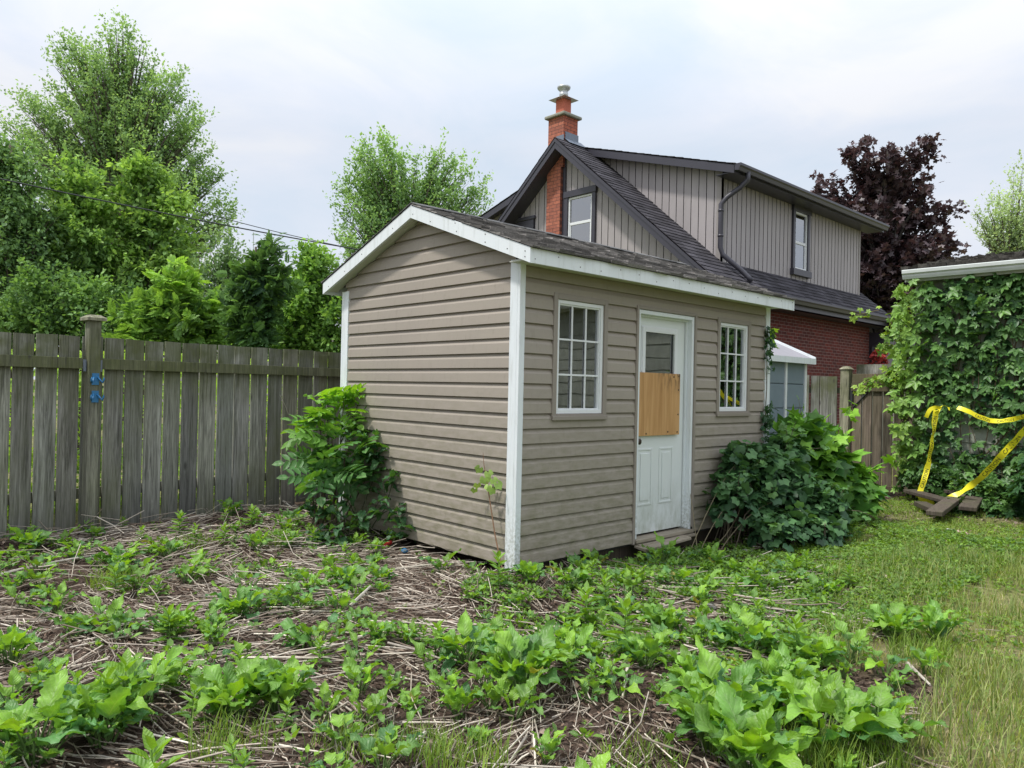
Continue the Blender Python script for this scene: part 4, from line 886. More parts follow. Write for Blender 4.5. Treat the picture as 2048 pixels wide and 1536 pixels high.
# grass blades
def grass(n,region,box,ln,c0,c1,wd=.0035,droop=.8):
    x,y=scatter(n,*box,region); n=len(x); az=rng.uniform(0,6.28,n); h=np.stack([np.cos(az),np.sin(az),np.zeros(n)],1)
    l=ln*rng.uniform(.45,1.3,n)*(.6+.8*vnoise(x,y,2.,31)); B=np.stack([x,y,gz(x,y)-.003],1); sd=np.stack([-h[:,1],h[:,0],0*az],1)*wd*rng.uniform(.6,1.3,n)[:,None]
    a=rng.uniform(.1,.5,n)[:,None]; Mi=B+(np.array([0,0,1.])*1+h*a)*l[:,None]*.55; Ti=Mi+(np.array([0,0,.9])*(1-a*droop)+h*(a*1.5+.15))*l[:,None]*.5
    V=np.stack([B-sd,B+sd,Mi+sd*.8,Mi-sd*.8,Ti+sd*.15,Ti-sd*.15],1).reshape(-1,3)
    F=(np.array([[0,1,2,3],[3,2,4,5]])[None]+(np.arange(n)*6)[:,None,None]).reshape(-1,4)
    C=np.repeat(lerp(c0,c1,rng.random(n))*rng.uniform(.8,1.2,(n,1)),2,0); return V,F,np.zeros((len(V),2)),C
L=[grass(105000,vis(lambda x,y:(lawn(x,y)>.35)&(x<8)&(rng.random(len(x))<.25+.75*(vnoise(x,y,2.4,77)>.4))),(-2.2,8,-6,.6),.06,(.10,.16,.03),(.24,.31,.07),.0022),
   grass(34000,vis(lambda x,y:(lawn(x,y)>.25)&(vnoise(x,y,1.6,41)>.42)),(-2,4,-6,-.4),.13,(.09,.15,.04),(.27,.30,.12),.0024),
   grass(16000,vis(lambda x,y:(lawn(x,y)>.35)&(x<2.5)),(-2.2,2.5,-6,-1),.05,(.30,.26,.15),(.46,.40,.25),.0018,1.6)]
# taller tufts at the edge of the patch and among the weeds
for u,v,nn_,ln in [(1600,1530,150,.17),(1480,1500,60,.15),(1720,1530,120,.15),(1690,1260,80,.13),(1840,1310,110,.12),(230,1180,90,.12),(380,1110,60,.10),(560,1100,80,.12),(830,1490,60,.12),(930,1530,70,.12),(700,1500,50,.14),(1280,1520,60,.12),(470,1510,60,.14)]:
    p=on_z(u,min(v,1550)); L.append(grass(nn_*6,lambda x,y:np.hypot(x-p[0],y-p[1])<.17,(p[0]-.2,p[0]+.2,p[1]-.2,p[1]+.2),ln,(.09,.17,.03),(.20,.28,.06),.0024))
g_=leafobj('grass',L,M['grass']); tag(g_,'thin patchy grass, green and straw coloured, at the right of the yard','grass',kind='stuff')
# ------------------------------------------------------------------ dead stalks and litter
def sticks(n,region,box,l0,l1,r0,r1,zmax,c0,c1,fieldk=.9,tilt=.10):
    x,y=scatter(n,*box,region); n=len(x); ang=vnoise(x,y,.55,51)*6+2.2+rng.normal(0,fieldk,n)*np.where(rng.random(n)<.3,1.6,.45); h=np.stack([np.cos(ang),np.sin(ang),rng.normal(0,tilt,n)],1)
    l=rng.uniform(0,1,n)**1.8*(l1-l0)+l0; r=rng.uniform(r0,r1,n); c=np.stack([x,y,gz(x,y)+r+rng.uniform(0,1,n)**2*zmax],1)
    sd=nrm(np.cross(h,[0,0,1.])); up=np.cross(sd,h); bend=rng.normal(0,.075,(n,1))*l[:,None]
    V=[]
    for t,q in ((-.5,0),(0,1),(.5,0)):
        C_=c+h*(l*t)[:,None]+sd*bend*q
        for a in (90,210,330): V.append(C_+(sd*math.cos(R(a))+up*math.sin(R(a)))*r[:,None]*(1-.3*(t+.5)))
    V=np.stack(V,1).reshape(-1,3); F=[]
    for i in (0,1):
        for j in range(3): F.append((i*3+j,i*3+(j+1)%3,(i+1)*3+(j+1)%3,(i+1)*3+j))
    F=(np.array(F)[None]+(np.arange(n)*9)[:,None,None]).reshape(-1,4)
    C=np.repeat(lerp(c0,c1,rng.random(n)**1.7)*rng.uniform(.7,1.2,(n,1)),6,0); return V,F,np.zeros((len(V),2)),C
bx_=(-3.7,3.4,-4.6,3.4); dens=lambda x,y:patch(x,y)&(vnoise(x,y,1.1,61)>.22)&(rng.random(len(x))<1-.85*smooth(.7,1.6,x)*smooth(-1.9,-1.2,y))
L=[sticks(22000,vis(dens),bx_,.04,.30,.0012,.0038,.035,(.13,.095,.07),(.66,.58,.48)),
   sticks(5000,vis(lambda x,y:patch(x,y)&(y>.6)&(x<.1)),bx_,.08,.5,.0015,.005,.13,(.22,.18,.14),(.58,.52,.43),.8,.22),
   sticks(6500,vis(dens),bx_,.15,.60,.0025,.006,.05,(.16,.12,.09),(.68,.61,.51),.7),
   sticks(800,vis(dens),bx_,.3,.85,.004,.0085,.06,(.22,.18,.145),(.70,.64,.55),.5,.05),
   sticks(9000,vis(lambda x,y:patch(x,y)),bx_,.02,.10,.001,.003,.02,(.10,.07,.05),(.34,.27,.2),3),
   sticks(700,vis(lambda x,y:(lawn(x,y)>.5)&(x<7)),(-1.5,7,-5,.3),.04,.3,.001,.004,.015,(.3,.25,.18),(.5,.45,.35),3)]
st=leafobj('dead_stalks',L,M['straw']); tag(st,'mat of dry grey-brown dead stalks covering the weedy ground','dead stalks',kind='stuff')
def litter(n,region,box,s0,s1,c0,c1,zm=.015):
    x,y=scatter(n,*box,region); n=len(x); P=np.stack([x,y,gz(x,y)+.003+rng.uniform(0,zm,n)],1); a=rng.uniform(0,6.28,n)
    d=np.stack([np.cos(a),np.sin(a),rng.normal(0,.35,n)],1); up=np.array([0,0,1.])+rng.normal(0,.5,(n,3)); s=rng.uniform(s0,s1,n)
    return inst(T1,P,frames(d,up),np.stack([s*rng.uniform(.4,1.6,n),s,s],1),lerp(c0,c1,rng.random(n)**1.3)*rng.uniform(.7,1.2,(n,1)))
L=[litter(60000,vis(lambda x,y:patch(x,y)),bx_,.010,.032,(.045,.028,.02),(.22,.15,.11)),litter(6000,vis(lambda x,y:patch(x,y)),bx_,.02,.05,(.12,.08,.06),(.34,.26,.2)),
   litter(4000,vis(lambda x,y:(x>3.5)&(y>-1.8)&(y<.6)),(3.5,8,-1.8,.6),.015,.05,(.12,.09,.06),(.36,.29,.22))]
li=leafobj('leaf_litter',L,M['straw']); tag(li,'brown crumbled leaf litter on the bare soil','leaf litter',kind='stuff')
# a few big single stalks and bent stems one can point at
def stalk(pts,r,label,grp='long dead stalks lying or leaning in the patch',c=(.42,.37,.29),nm='dead_stalk'):
    m=MB(); P=np.array(pts); n=len(P); rr=np.linspace(r,r*.55,n); m.tube(P,rr,6,c); o=m.build(nm,M['straw']); tag(o,label,'stalk',grp); return o
def arc(a,b_,sag,n=9,side=(0,0,1)):
    a,b_=np.array(a,float),np.array(b_,float); return [a+(b_-a)*t+np.array(side)*4*t*(1-t)*sag for t in np.linspace(0,1,n)]
def gp(u,v,z=.03): p=on_z(u,v); return (p[0],p[1],float(gz(p[0],p[1]))+z)
stalk(arc(gp(525,1020,.1),at(560,790,7.9),.22,side=(.9,-.2,0)),.006,'bent pale stem curving up against the fence boards',c=(.5,.48,.4))
stalk(arc(gp(585,1045,.03),gp(470,985,.1),.03),.010,'long pale stalk leaning toward the fence right of the post',c=(.48,.45,.38))
stalk(arc(gp(580,975,.02),gp(430,1005,.02),.02),.008,'thin straight stalk lying below the bent stem',c=(.5,.46,.38))
stalk(arc(gp(0,1175,.03),gp(190,1140,.05),.01),.011,'long grey stalk lying below the far left fence boards',c=(.45,.42,.36))
stalk(arc(gp(780,1145,.03),gp(1000,1135,.04),.02),.009,'long stalk lying along the foot of the gable wall',c=(.46,.42,.35))

stalk(arc(gp(1770,1155,.02),gp(1800,1195,.02),.0),.013,'short thick pale stalk on the turf behind the glossy tufts',c=(.5,.42,.33))
stalk(arc(gp(1815,1340,.02),gp(1860,1385,.02),.0),.010,'grey stalk pointing down right at the grass edge',c=(.46,.42,.36))
stalk(arc(gp(1670,1465,.02),gp(1735,1550,.02),.0),.010,'pale stalk at the bottom right between weeds and grass',c=(.5,.45,.37))
stalk(arc(gp(700,1230,.05),gp(740,1215,.12),.0),.012,'short broken stalk sticking out of the grey heap',c=(.4,.37,.32))
stalk(arc(gp(1255,1355,.03),gp(1245,1410,.03),.0),.009,'thick pale stalk right of the middle weed clump',c=(.5,.46,.38))
stalk(arc(gp(850,1470,.03),gp(800,1530,.04),.0),.009,'white-grey stalk near the bottom left of centre',c=(.52,.49,.42))
# ------------------------------------------------------------------ trees
def tree(name,label,cat,base,trunk_r,blobs,leaf,cdark,clight,group=None,TT=T1,up=.5,twig=.5,mat='leaf',droop=0.,fan=True,trunk_top=None,barkc=(.12,.10,.085),tstart=.35,nl_per=None,hang=.0):
    """blobs: (centre, (rx,ry,rz), limbs, leaves).  Limbs fan out of the trunk, leaves sit on twigs along them."""
    base=np.array(base,float); t=thing(name,label,cat,base,group); mb=MB(); L=[]
    cs_=np.array([b_[0] for b_ in blobs]); top=max(b_[0][2]+b_[1][2]*.2 for b_ in blobs) if trunk_top is None else trunk_top
    cxm=cs_.mean(0); tp=np.array([base[0]*.5+cxm[0]*.5,base[1]*.5+cxm[1]*.5,top])
    trunk=[base+(tp-base)*q+np.array([math.sin(q*5)*.06,math.cos(q*4)*.06,0])*min(1,trunk_r*8) for q in np.linspace(0,1,9)]; trunk[0]=base-[0,0,.15]
    tm=MB(); tm.tube(trunk,np.linspace(trunk_r,trunk_r*.3,9),9,barkc); tr=tm.build('trunk',M['bark'],t,smooth=True); mb=MB()
    for c,r,nlimb,nleaf in blobs:
        c=np.array(c);r=np.array(r); u_=rand_unit(nlimb); rad=rng.uniform(.35,1,nlimb)**.5; tips=c+u_*r*rad[:,None]
        hd=np.hypot(tips[:,0]-tp[0],tips[:,1]-tp[1]); q=np.clip((tips[:,2]-hd*(1.5 if fan else .7)-base[2])/(top-base[2]+1e-6),.12,.95)*rng.uniform(.7,1,nlimb)
        P0=base+(tp-base)*q[:,None]; ln=np.linalg.norm(tips-P0,axis=1)
        P1=P0+(tips-P0)*.45+np.stack([0*ln,0*ln,(.22 if fan else .05)*ln*(1 if not droop else 1.6)],1); P1[:,:2]+=(tips-P0)[:,:2]*(-.12 if fan else .05)
        k=int(nleaf/nlimb); 
        for i in range(nlimb):
            if i%1==0: mb.tube([P0[i]*(1-s)**2+2*P1[i]*s*(1-s)+tips[i]*s*s for s in np.linspace(0,.97,6)],np.linspace(max(.012,trunk_r*.28*min(1,ln[i]/3)),.004,6),4,barkc,cap=False)
        ntw=max(6,k//9); li_=np.repeat(np.arange(nlimb),ntw); m_=len(li_)
        s=(rng.uniform(tstart,1.02,m_)); s=np.minimum(s,1.0)[:,None]; A=P0[li_]*(1-s)**2+2*P1[li_]*s*(1-s)+tips[li_]*s*s
        tan=nrm(2*(1-s)*(P1[li_]-P0[li_])+2*s*(tips[li_]-P1[li_])); td=nrm(tan*.55+rand_unit(m_)*.75+np.array([0,0,up])); tl=twig*rng.uniform(.4,1.15,m_)
        wk=max(1,k//ntw); ti=np.repeat(np.arange(m_),wk); n=len(ti); w=rng.uniform(.1,1.0,n)[:,None]
        P=A[ti]+td[ti]*tl[ti][:,None]*w+rng.normal(0,.05*twig+.015,(n,3)); P[:,2]-=droop*(w[:,0]**2)*tl[ti]
        d=nrm(td[ti]*.6+rand_unit(n)*.8+np.array([0,0,-hang])); upv=np.array([0,0,1.])+rng.normal(0,.55,(n,3))
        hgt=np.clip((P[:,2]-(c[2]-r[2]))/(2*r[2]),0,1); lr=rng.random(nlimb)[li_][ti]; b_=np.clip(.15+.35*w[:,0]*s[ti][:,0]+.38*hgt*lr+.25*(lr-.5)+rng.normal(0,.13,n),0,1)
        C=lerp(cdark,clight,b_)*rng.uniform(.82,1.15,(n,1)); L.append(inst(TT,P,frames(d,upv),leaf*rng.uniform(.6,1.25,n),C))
    mb.build('branches',M['bark'],t,smooth=True); leafobj('crown',L,M[mat],t); return t
def blob(u,v,ru,rv,d,nlimb,nleaf,dep=.8):
    c=at(u,v,d); k=d/FPX; lat=ru*k; f=CF[:2]/np.linalg.norm(CF[:2]); a=abs(f[0])
    rx=lat*(.75+.25*dep); return (c,(rx,rx*(.6+.4*dep),rv*k),nlimb,nleaf)
TG1='trees standing beyond the board fence'
GRD=((.045,.095,.030),(.17,.30,.065))
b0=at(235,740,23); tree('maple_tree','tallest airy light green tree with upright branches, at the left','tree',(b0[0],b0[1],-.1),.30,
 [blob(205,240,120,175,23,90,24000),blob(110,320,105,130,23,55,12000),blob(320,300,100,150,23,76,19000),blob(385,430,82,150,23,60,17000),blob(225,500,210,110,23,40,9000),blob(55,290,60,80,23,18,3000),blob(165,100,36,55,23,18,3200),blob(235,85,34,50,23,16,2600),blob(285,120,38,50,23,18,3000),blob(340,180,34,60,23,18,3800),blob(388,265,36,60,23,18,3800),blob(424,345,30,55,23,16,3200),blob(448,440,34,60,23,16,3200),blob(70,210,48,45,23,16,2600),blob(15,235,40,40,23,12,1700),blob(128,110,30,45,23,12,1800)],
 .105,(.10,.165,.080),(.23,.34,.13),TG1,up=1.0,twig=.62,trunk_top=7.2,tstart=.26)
b0=at(290,740,14); tree('ash_tree','bright yellow-green leafy tree in front of the tallest one','tree',(b0[0],b0[1],-.1),.11,
 [blob(300,400,62,80,14,34,5200),blob(255,450,60,80,14,24,3600),blob(350,480,60,100,14,34,5000),blob(320,580,95,80,14,32,5500),blob(270,350,30,40,14,10,1200)],
 .105,(.062,.12,.042),(.22,.34,.075),TG1,TT=T2,up=.45,twig=.42,droop=.25,hang=.3)
b0=at(165,740,13.5); tree('young_elm','bright leafy young tree with two pointed tops left of the ash','tree',(b0[0],b0[1],-.1),.09,
 [blob(160,380,42,60,13.5,22,3000),blob(175,470,75,70,13.5,30,4600),blob(110,500,60,90,13.5,24,3800),blob(215,560,70,90,13.5,22,3600)],
 .10,(.062,.12,.042),(.21,.33,.075),TG1,TT=T2,up=.4,twig=.42,droop=.2,hang=.3)
b0=at(30,740,13); tree('elm_tree','dark green tree with drooping small leaves at the far left edge','tree',(b0[0],b0[1],-.1),.13,
 [blob(35,380,95,110,13,48,8200),blob(-60,420,110,160,13,30,4800),blob(60,500,110,110,13,44,8200),blob(20,600,120,80,13,30,6000),blob(10,300,50,40,13,12,1500)],
 .08,(.06,.112,.05),(.16,.26,.09),TG1,TT=T2,up=.15,twig=.5,droop=.5,hang=.5)
b0=at(130,740,12); tree('elderberry_bush','dark bushy growth above the fence beside the capped post','bush',(b0[0],b0[1],-.1),.07,
 [blob(120,610,100,75,12,34,6500),blob(230,630,90,70,12,30,5600),blob(40,630,70,60,12,18,3200)],.08,(.05,.10,.04),(.14,.24,.06),TG1,TT=T2,up=.2,twig=.35,fan=False)
b0=at(350,740,11.5); tree('sumac_bush','bright-tipped bush peering over the middle of the board fence','bush',(b0[0],b0[1],-.1),.06,
 [blob(350,610,60,70,11.5,30,1700),blob(300,660,70,45,11.5,24,1300),blob(400,650,55,55,11.5,22,1200)],.17,(.045,.10,.03),(.20,.33,.05),TG1,TT=TP,up=.4,twig=.3,fan=False)
b0=at(455,740,17); tree('poplar_tree','hazy grey-green tree between the ash and the small dark tree','tree',(b0[0],b0[1],-.1),.12,
 [blob(425,600,75,80,17,36,6500),blob(480,640,60,70,17,22,4200),blob(440,520,45,60,17,18,2400)],.09,(.08,.135,.07),(.16,.24,.11),TG1,up=.4,twig=.5)
b0=at(500,740,10.5); tree('walnut_sapling','small dark tree with open layered leaves right of centre of the fence','tree',(b0[0],b0[1],-.1),.05,
 [blob(535,500,28,26,10.5,9,170),blob(510,560,42,50,10.5,22,620),blob(560,560,35,28,10.5,9,170),blob(505,640,50,60,10.5,28,1200),blob(490,600,38,50,10.5,14,420)],.15,(.022,.052,.026),(.09,.17,.04),TG1,TT=TP,up=.1,twig=.22,fan=False,droop=.2)
b0=at(610,740,12.5); tree('box_elder','light green bushy tree just left of the shed roof','tree',(b0[0],b0[1],-.1),.07,
 [blob(600,620,70,80,12.5,44,7500),blob(640,560,40,60,12.5,18,2600),blob(625,520,26,26,12.5,8,700),blob(680,640,60,80,12.5,22,4200),blob(540,670,40,40,12.5,12,1900),blob(575,585,38,28,12.5,10,1300)],.09,(.055,.115,.035),(.20,.33,.065),TG1,TT=T2,up=.35,twig=.34)
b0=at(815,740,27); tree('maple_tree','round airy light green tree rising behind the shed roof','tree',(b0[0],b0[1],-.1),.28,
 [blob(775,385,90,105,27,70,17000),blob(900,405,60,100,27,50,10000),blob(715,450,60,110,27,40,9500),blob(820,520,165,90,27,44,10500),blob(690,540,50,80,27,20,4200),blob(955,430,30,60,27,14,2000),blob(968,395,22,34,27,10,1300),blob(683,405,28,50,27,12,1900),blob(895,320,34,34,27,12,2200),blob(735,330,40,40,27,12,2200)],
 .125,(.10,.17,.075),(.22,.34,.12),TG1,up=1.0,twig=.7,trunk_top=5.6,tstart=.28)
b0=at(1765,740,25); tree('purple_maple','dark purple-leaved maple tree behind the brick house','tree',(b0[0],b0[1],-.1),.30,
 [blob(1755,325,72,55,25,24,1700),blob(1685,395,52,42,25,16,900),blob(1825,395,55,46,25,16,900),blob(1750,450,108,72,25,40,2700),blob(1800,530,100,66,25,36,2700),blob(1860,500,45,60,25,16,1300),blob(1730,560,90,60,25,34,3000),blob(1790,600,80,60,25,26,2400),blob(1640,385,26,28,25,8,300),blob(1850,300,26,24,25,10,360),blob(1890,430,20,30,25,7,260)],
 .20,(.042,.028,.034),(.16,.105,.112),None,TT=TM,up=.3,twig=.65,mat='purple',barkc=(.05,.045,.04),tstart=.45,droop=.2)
b0=at(2010,740,42); tree('birch_tree','pale feathery tree at the far right above the garage roof','tree',(b0[0],b0[1],-.1),.3,
 [blob(2015,450,70,60,42,34,5200),blob(2060,400,60,90,42,34,5200),blob(1975,420,35,30,42,10,900),blob(2080,480,90,60,42,20,3600)],.17,(.14,.19,.11),(.30,.38,.20),None,up=.7,twig=1.0,trunk_top=7)
# low hedge growth behind the board fence, seen through the gaps
b0=at(300,900,9.0); L=[]; n=15000; x=rng.uniform(-5.5,3.2,n); y=fence_y(x)+rng.uniform(.5,1.6,n); z=rng.uniform(-.1,1.62,n)
L=[inst(T2,np.stack([x,y,z],1),frames(rand_unit(n)+[0,0,-.3],np.array([0,-.4,1.])+rng.normal(0,.6,(n,3))),rng.uniform(.05,.11,n),lerp((.09,.16,.025),(.30,.42,.06),np.clip(vnoise(x*1.,z,1.7,71)+rng.normal(0,.2,n),0,1)))]
hb=leafobj('undergrowth',L,M['leaf']); tag(hb,'sunlit green undergrowth behind the board fence seen through the gaps','undergrowth',kind='stuff')
# distant house beyond the trees
dh=thing('far_house','grey-roofed house half hidden by trees beyond the fence','house',(at(560,740,45)[0],at(560,740,45)[1],-.1))
a_=at(520,560,45); ax=nrm(CR*np.array([1,1,0])); ay=nrm(np.array([CF[0],CF[1],0]))
m=MB(); o_=np.array([dh.location[0],dh.location[1],0])
m.obox(o_-ax*7-ay*0+[0,0,-.1],ax*15,ay*9,(0,0,4.8),(.42,.40,.38)); m.build('walls',M['gside'],dh)
m=MB(); q0=o_-ax*7.6+[0,0,4.6]-ay*.5; m.obox(q0,ax*11.5,ay*5+np.array([0,0,2.6]),(0,0,.12),(.19,.20,.21)); m.obox(q0+ay*10,ax*11.5,-ay*5+np.array([0,0,2.6]),(0,0,.12),(.19,.20,.21)); m.obox(q0+ax*11.5,ax*4.4,ay*5+np.array([0,0,1.0]),(0,0,.12),(.17,.18,.19)); m.build('roof',M['shingle'],dh)
m=MB(); p0=at(507,545,44); m.tube([p0,at(507,465,44)],.03,5); mst=m.build('antenna_mast',M['metal'],dh)
# ------------------------------------------------------------------ shrub against the gable wall
def stems(mb,base,tips,r,c,sag=.1):
    for t_ in tips: 
        b_=np.array(base)+np.array([rng.uniform(-.12,.12),rng.uniform(-.12,.12),0]); b_[2]=float(gz(b_[0],b_[1]))-.02
        mid=(b_+np.array(t_))/2+rng.normal(0,.05,3); mb.tube([b_,b_*.55+mid*.45+[0,0,.02],mid,mid*.4+np.array(t_)*.6,t_],np.linspace(r,r*.35,5),5,c,cap=False)
def onwall(u,v,off): return on_x(u,v,-off)
sh=thing('seedling_shrub','tall leafy shrub of ash-like fronds at the left end of the gable wall','shrub',(-.35,2.15,float(gz(-.35,2.15)))); mb=MB(); L=[]
tips=[at(u,v,d) for u,v,d in [(690,775,7.2),(655,800,7.1),(720,800,7.25),(750,830,7.2),(640,835,7.1),(660,850,6.9),(700,880,6.9),(740,870,7.),(650,900,6.9),(640,910,7.0),(760,900,7.1),(690,920,6.8),(650,940,6.8),(720,940,6.9)]]
stems(mb,(-.38,2.15,0),tips,.010,(.11,.09,.06))
for i,t_ in enumerate(tips):
    n=5; az=rng.uniform(0,6.28)+np.arange(n)*2.4; el=rng.uniform(-.35,.8,n); d=np.stack([np.cos(az)*np.cos(el),np.sin(az)*np.cos(el),np.sin(el)],1); d[:,0]-=.25*(t_[0]>-.45)
    P=np.array(t_)+rng.normal(0,.03,(n,3))-np.array([0,0,1.])*rng.uniform(0,.22,n)[:,None]
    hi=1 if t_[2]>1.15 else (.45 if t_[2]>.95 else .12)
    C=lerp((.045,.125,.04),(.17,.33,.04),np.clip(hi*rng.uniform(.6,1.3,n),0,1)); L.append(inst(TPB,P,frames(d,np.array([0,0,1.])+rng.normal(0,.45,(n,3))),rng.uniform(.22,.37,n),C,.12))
    n=6; P=np.array(t_)+rng.normal(0,.05,(n,3))-[0,0,.02]; az=rng.uniform(0,6.28,n); d=np.stack([np.cos(az),np.sin(az),rng.uniform(0,.9,n)],1)
    for j in range(n): L.append(inst(BR[int(rng.integers(7))],P[j:j+1],frames(d[j:j+1],np.array([[0,0,1.]])),[rng.uniform(.12,.2)],lerp((.035,.10,.035),(.17,.33,.04),[hi*rng.uniform(.4,1)])))
mb.build('stems',M['stem'],sh); leafobj('leaves',L,M['weed'],sh)
sh=thing('nettle_clump','dark toothed-leaf plants shaded against the gable wall, right of the ash-like shrub','shrub',(-.18,1.75,float(gz(-.18,1.75)))); mb=MB(); L=[]
tips=[at(u,v,d) for u,v,d in [(790,945,6.7),(760,1000,6.6),(800,1010,6.6),(730,960,6.8),(690,990,6.7),(650,1010,6.6),(770,900,6.9),(720,1030,6.6),(640,1060,6.5),(800,1050,6.5),(680,1060,6.4),(620,1000,6.9)]]
stems(mb,(-.2,1.85,0),tips,.007,(.08,.09,.05))
for t_ in tips:
    n=8; az=np.arange(n)*2.2+rng.uniform(0,6); h=np.stack([np.cos(az),np.sin(az),rng.uniform(-.35,.35,n)],1)
    for j in range(n):
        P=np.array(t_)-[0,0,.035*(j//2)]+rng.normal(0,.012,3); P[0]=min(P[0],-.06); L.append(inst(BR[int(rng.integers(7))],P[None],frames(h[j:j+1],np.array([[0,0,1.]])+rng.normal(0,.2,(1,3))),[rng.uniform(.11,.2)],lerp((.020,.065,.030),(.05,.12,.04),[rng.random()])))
mb.build('stems',M['stem'],sh); leafobj('leaves',L,M['weed'],sh)
# slim sapling in front of the gable wall
sp_=thing('slim_sapling','thin bare sapling with a few pale leaves leaning before the gable wall','sapling',tuple(on_x(1003,1128,-.12))); mb=MB(); L=[]
c_=[on_x(1004,1136,-.12),on_x(990,1070,-.11),on_x(978,990,-.10),on_x(968,930,-.09),on_x(966,905,-.09)]; mb.tube(c_,[.006,.0055,.0045,.003,.0015],6,(.22,.13,.08)); mb.build('stem',M['stem'],sp_)
for (u,v) in [(962,932),(975,940),(985,955),(955,965),(968,950),(992,962),(978,968),(950,975),(984,972)]:
    p=on_x(u,v,-.11); d=nrm(rand_unit(1)*.5+np.array([0,0,-.9])); L.append(inst(TG,p[None],frames(d,-CF[None]+rng.normal(0,.4,(1,3))),[rng.uniform(.05,.085)],lerp((.16,.26,.06),(.26,.38,.09),[rng.random()])))
leafobj('leaves',L,M['vine'],sp_)
# ------------------------------------------------------------------ bramble bush right of the door
def bush(name,label,cat,blobs,TT,sz,cd,cl_,mat='vine',nstem=20,stemc=(.12,.10,.07),out=.8,loc=None):
    c0=np.mean([b_[0] for b_ in blobs],0) if loc is None else np.array(loc); g=float(gz(c0[0],c0[1])); t=thing(name,label,cat,(c0[0],c0[1],g)); mb=MB(); L=[]
    for c,r,n in blobs:
        c=np.array(c,float);r=np.array(r,float); u_=rand_unit(n); u_[:,2]=np.where(u_[:,2]<-.3,-u_[:,2],u_[:,2]); rr=rng.uniform(.45,1.03,n)**.55
        lump=1+.22*(vnoise(u_[:,0]*3+c[0],u_[:,2]*3+u_[:,1]*2,1.6,81)-.5)*2; P=c+u_*r*(rr*lump)[:,None]; P[:,2]=np.maximum(P[:,2],gz(P[:,0],P[:,1])+.03)
        ok=~in_shed(P[:,0],P[:,1],.03); P=P[ok];u_=u_[ok];rr=rr[ok]; n=len(P)
        d=nrm(u_*.35+rand_unit(n)*.6+np.array([0,0,-.35])); up=nrm(u_*out+np.array([0,0,.7])+rng.normal(0,.3,(n,3)))
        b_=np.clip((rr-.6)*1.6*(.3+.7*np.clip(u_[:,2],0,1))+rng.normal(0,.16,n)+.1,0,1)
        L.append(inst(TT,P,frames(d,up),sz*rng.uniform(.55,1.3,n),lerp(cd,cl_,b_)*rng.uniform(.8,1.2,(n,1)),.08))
        for i in range(max(1,int(nstem*.35))):
            u1=rand_unit(1)[0]; u1[2]=abs(u1[2])*.8+.1; u1=nrm(u1); a0=c+u1*r*.85; a1=a0+(u1+rng.normal(0,.35,3)+[0,0,.25])*sz*rng.uniform(1.2,3.2)
            if in_shed(a1[0],a1[1],.08) or a0[2]<.03: continue
            mb.tube([a0,(a0+a1)/2+[0,0,.02],a1],[.004,.003,.0015],4,stemc,cap=False); k=int(rng.integers(5,10)); q=rng.uniform(.2,1.05,k)[:,None]; P=a0*(1-q)+a1*q+rng.normal(0,.015,(k,3))
            L.append(inst(TT,P,frames(rand_unit(k)+u1*.5-[0,0,.3],np.array([0,0,1.])+u1*.6+rng.normal(0,.35,(k,3))),sz*rng.uniform(.35,.95,k),lerp(np.array(cl_)*.8,np.array(cl_)*[1.25,1.15,1.0],rng.random(k)),.08))
        for i in range(nstem):
            e=c+rand_unit(1)[0]*r*.9; e[2]=max(e[2],.0); s0=np.array([c[0]+rng.uniform(-.3,.3),c[1]+rng.uniform(-.15,.15),0]); s0[2]=float(gz(s0[0],s0[1]))-.02
            mb.tube([s0,s0*.6+e*.4+[0,0,.15],e],[.006,.005,.002],5,stemc,cap=False)
    mb.build('stems',M['stem'],t); leafobj('leaves',L,M[mat],t); return t
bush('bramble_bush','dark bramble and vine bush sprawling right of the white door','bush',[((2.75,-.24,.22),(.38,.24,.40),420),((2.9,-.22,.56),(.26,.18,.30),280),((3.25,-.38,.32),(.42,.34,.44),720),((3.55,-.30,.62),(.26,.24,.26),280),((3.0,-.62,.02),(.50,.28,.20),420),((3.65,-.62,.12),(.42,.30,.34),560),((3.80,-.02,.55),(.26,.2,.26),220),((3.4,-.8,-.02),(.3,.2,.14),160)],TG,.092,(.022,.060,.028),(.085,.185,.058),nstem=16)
bush('rhubarb_like_plant','bright big-leaved plant behind the bramble bush before the plastic shed','plant',[((4.5,-.22,.50),(.42,.32,.44),330),((4.75,-.38,.18),(.50,.36,.36),300),((4.3,-.15,.78),(.32,.26,.26),150)],TM,.22,(.030,.095,.022),(.16,.34,.035),nstem=10)
# arching bare canes by the door
m=MB()
for a,b_,c in [((1380,1090),(1440,960),(1470,930)),((1400,1080),(1450,990),(1500,980)),((1420,1085),(1480,1050),(1495,970)),((1440,1085),(1500,1010),(1560,1000)),((1395,1085),(1385,1000),(1370,930))]:
    p=[at(*a,7.0),at(*b_,7.1),at(*c,7.3)]; p[0][2]=float(gz(p[0][0],p[0][1])); m.tube([p[0]*(1-s)**2+2*p[1]*s*(1-s)+p[2]*s*s for s in np.linspace(0,1,8)],np.linspace(.0045,.0015,8),5,(.26,.22,.14))
cn=m.build('bramble_canes',M['stem']); tag(cn,'bare arching canes between the door and the bramble bush','canes')
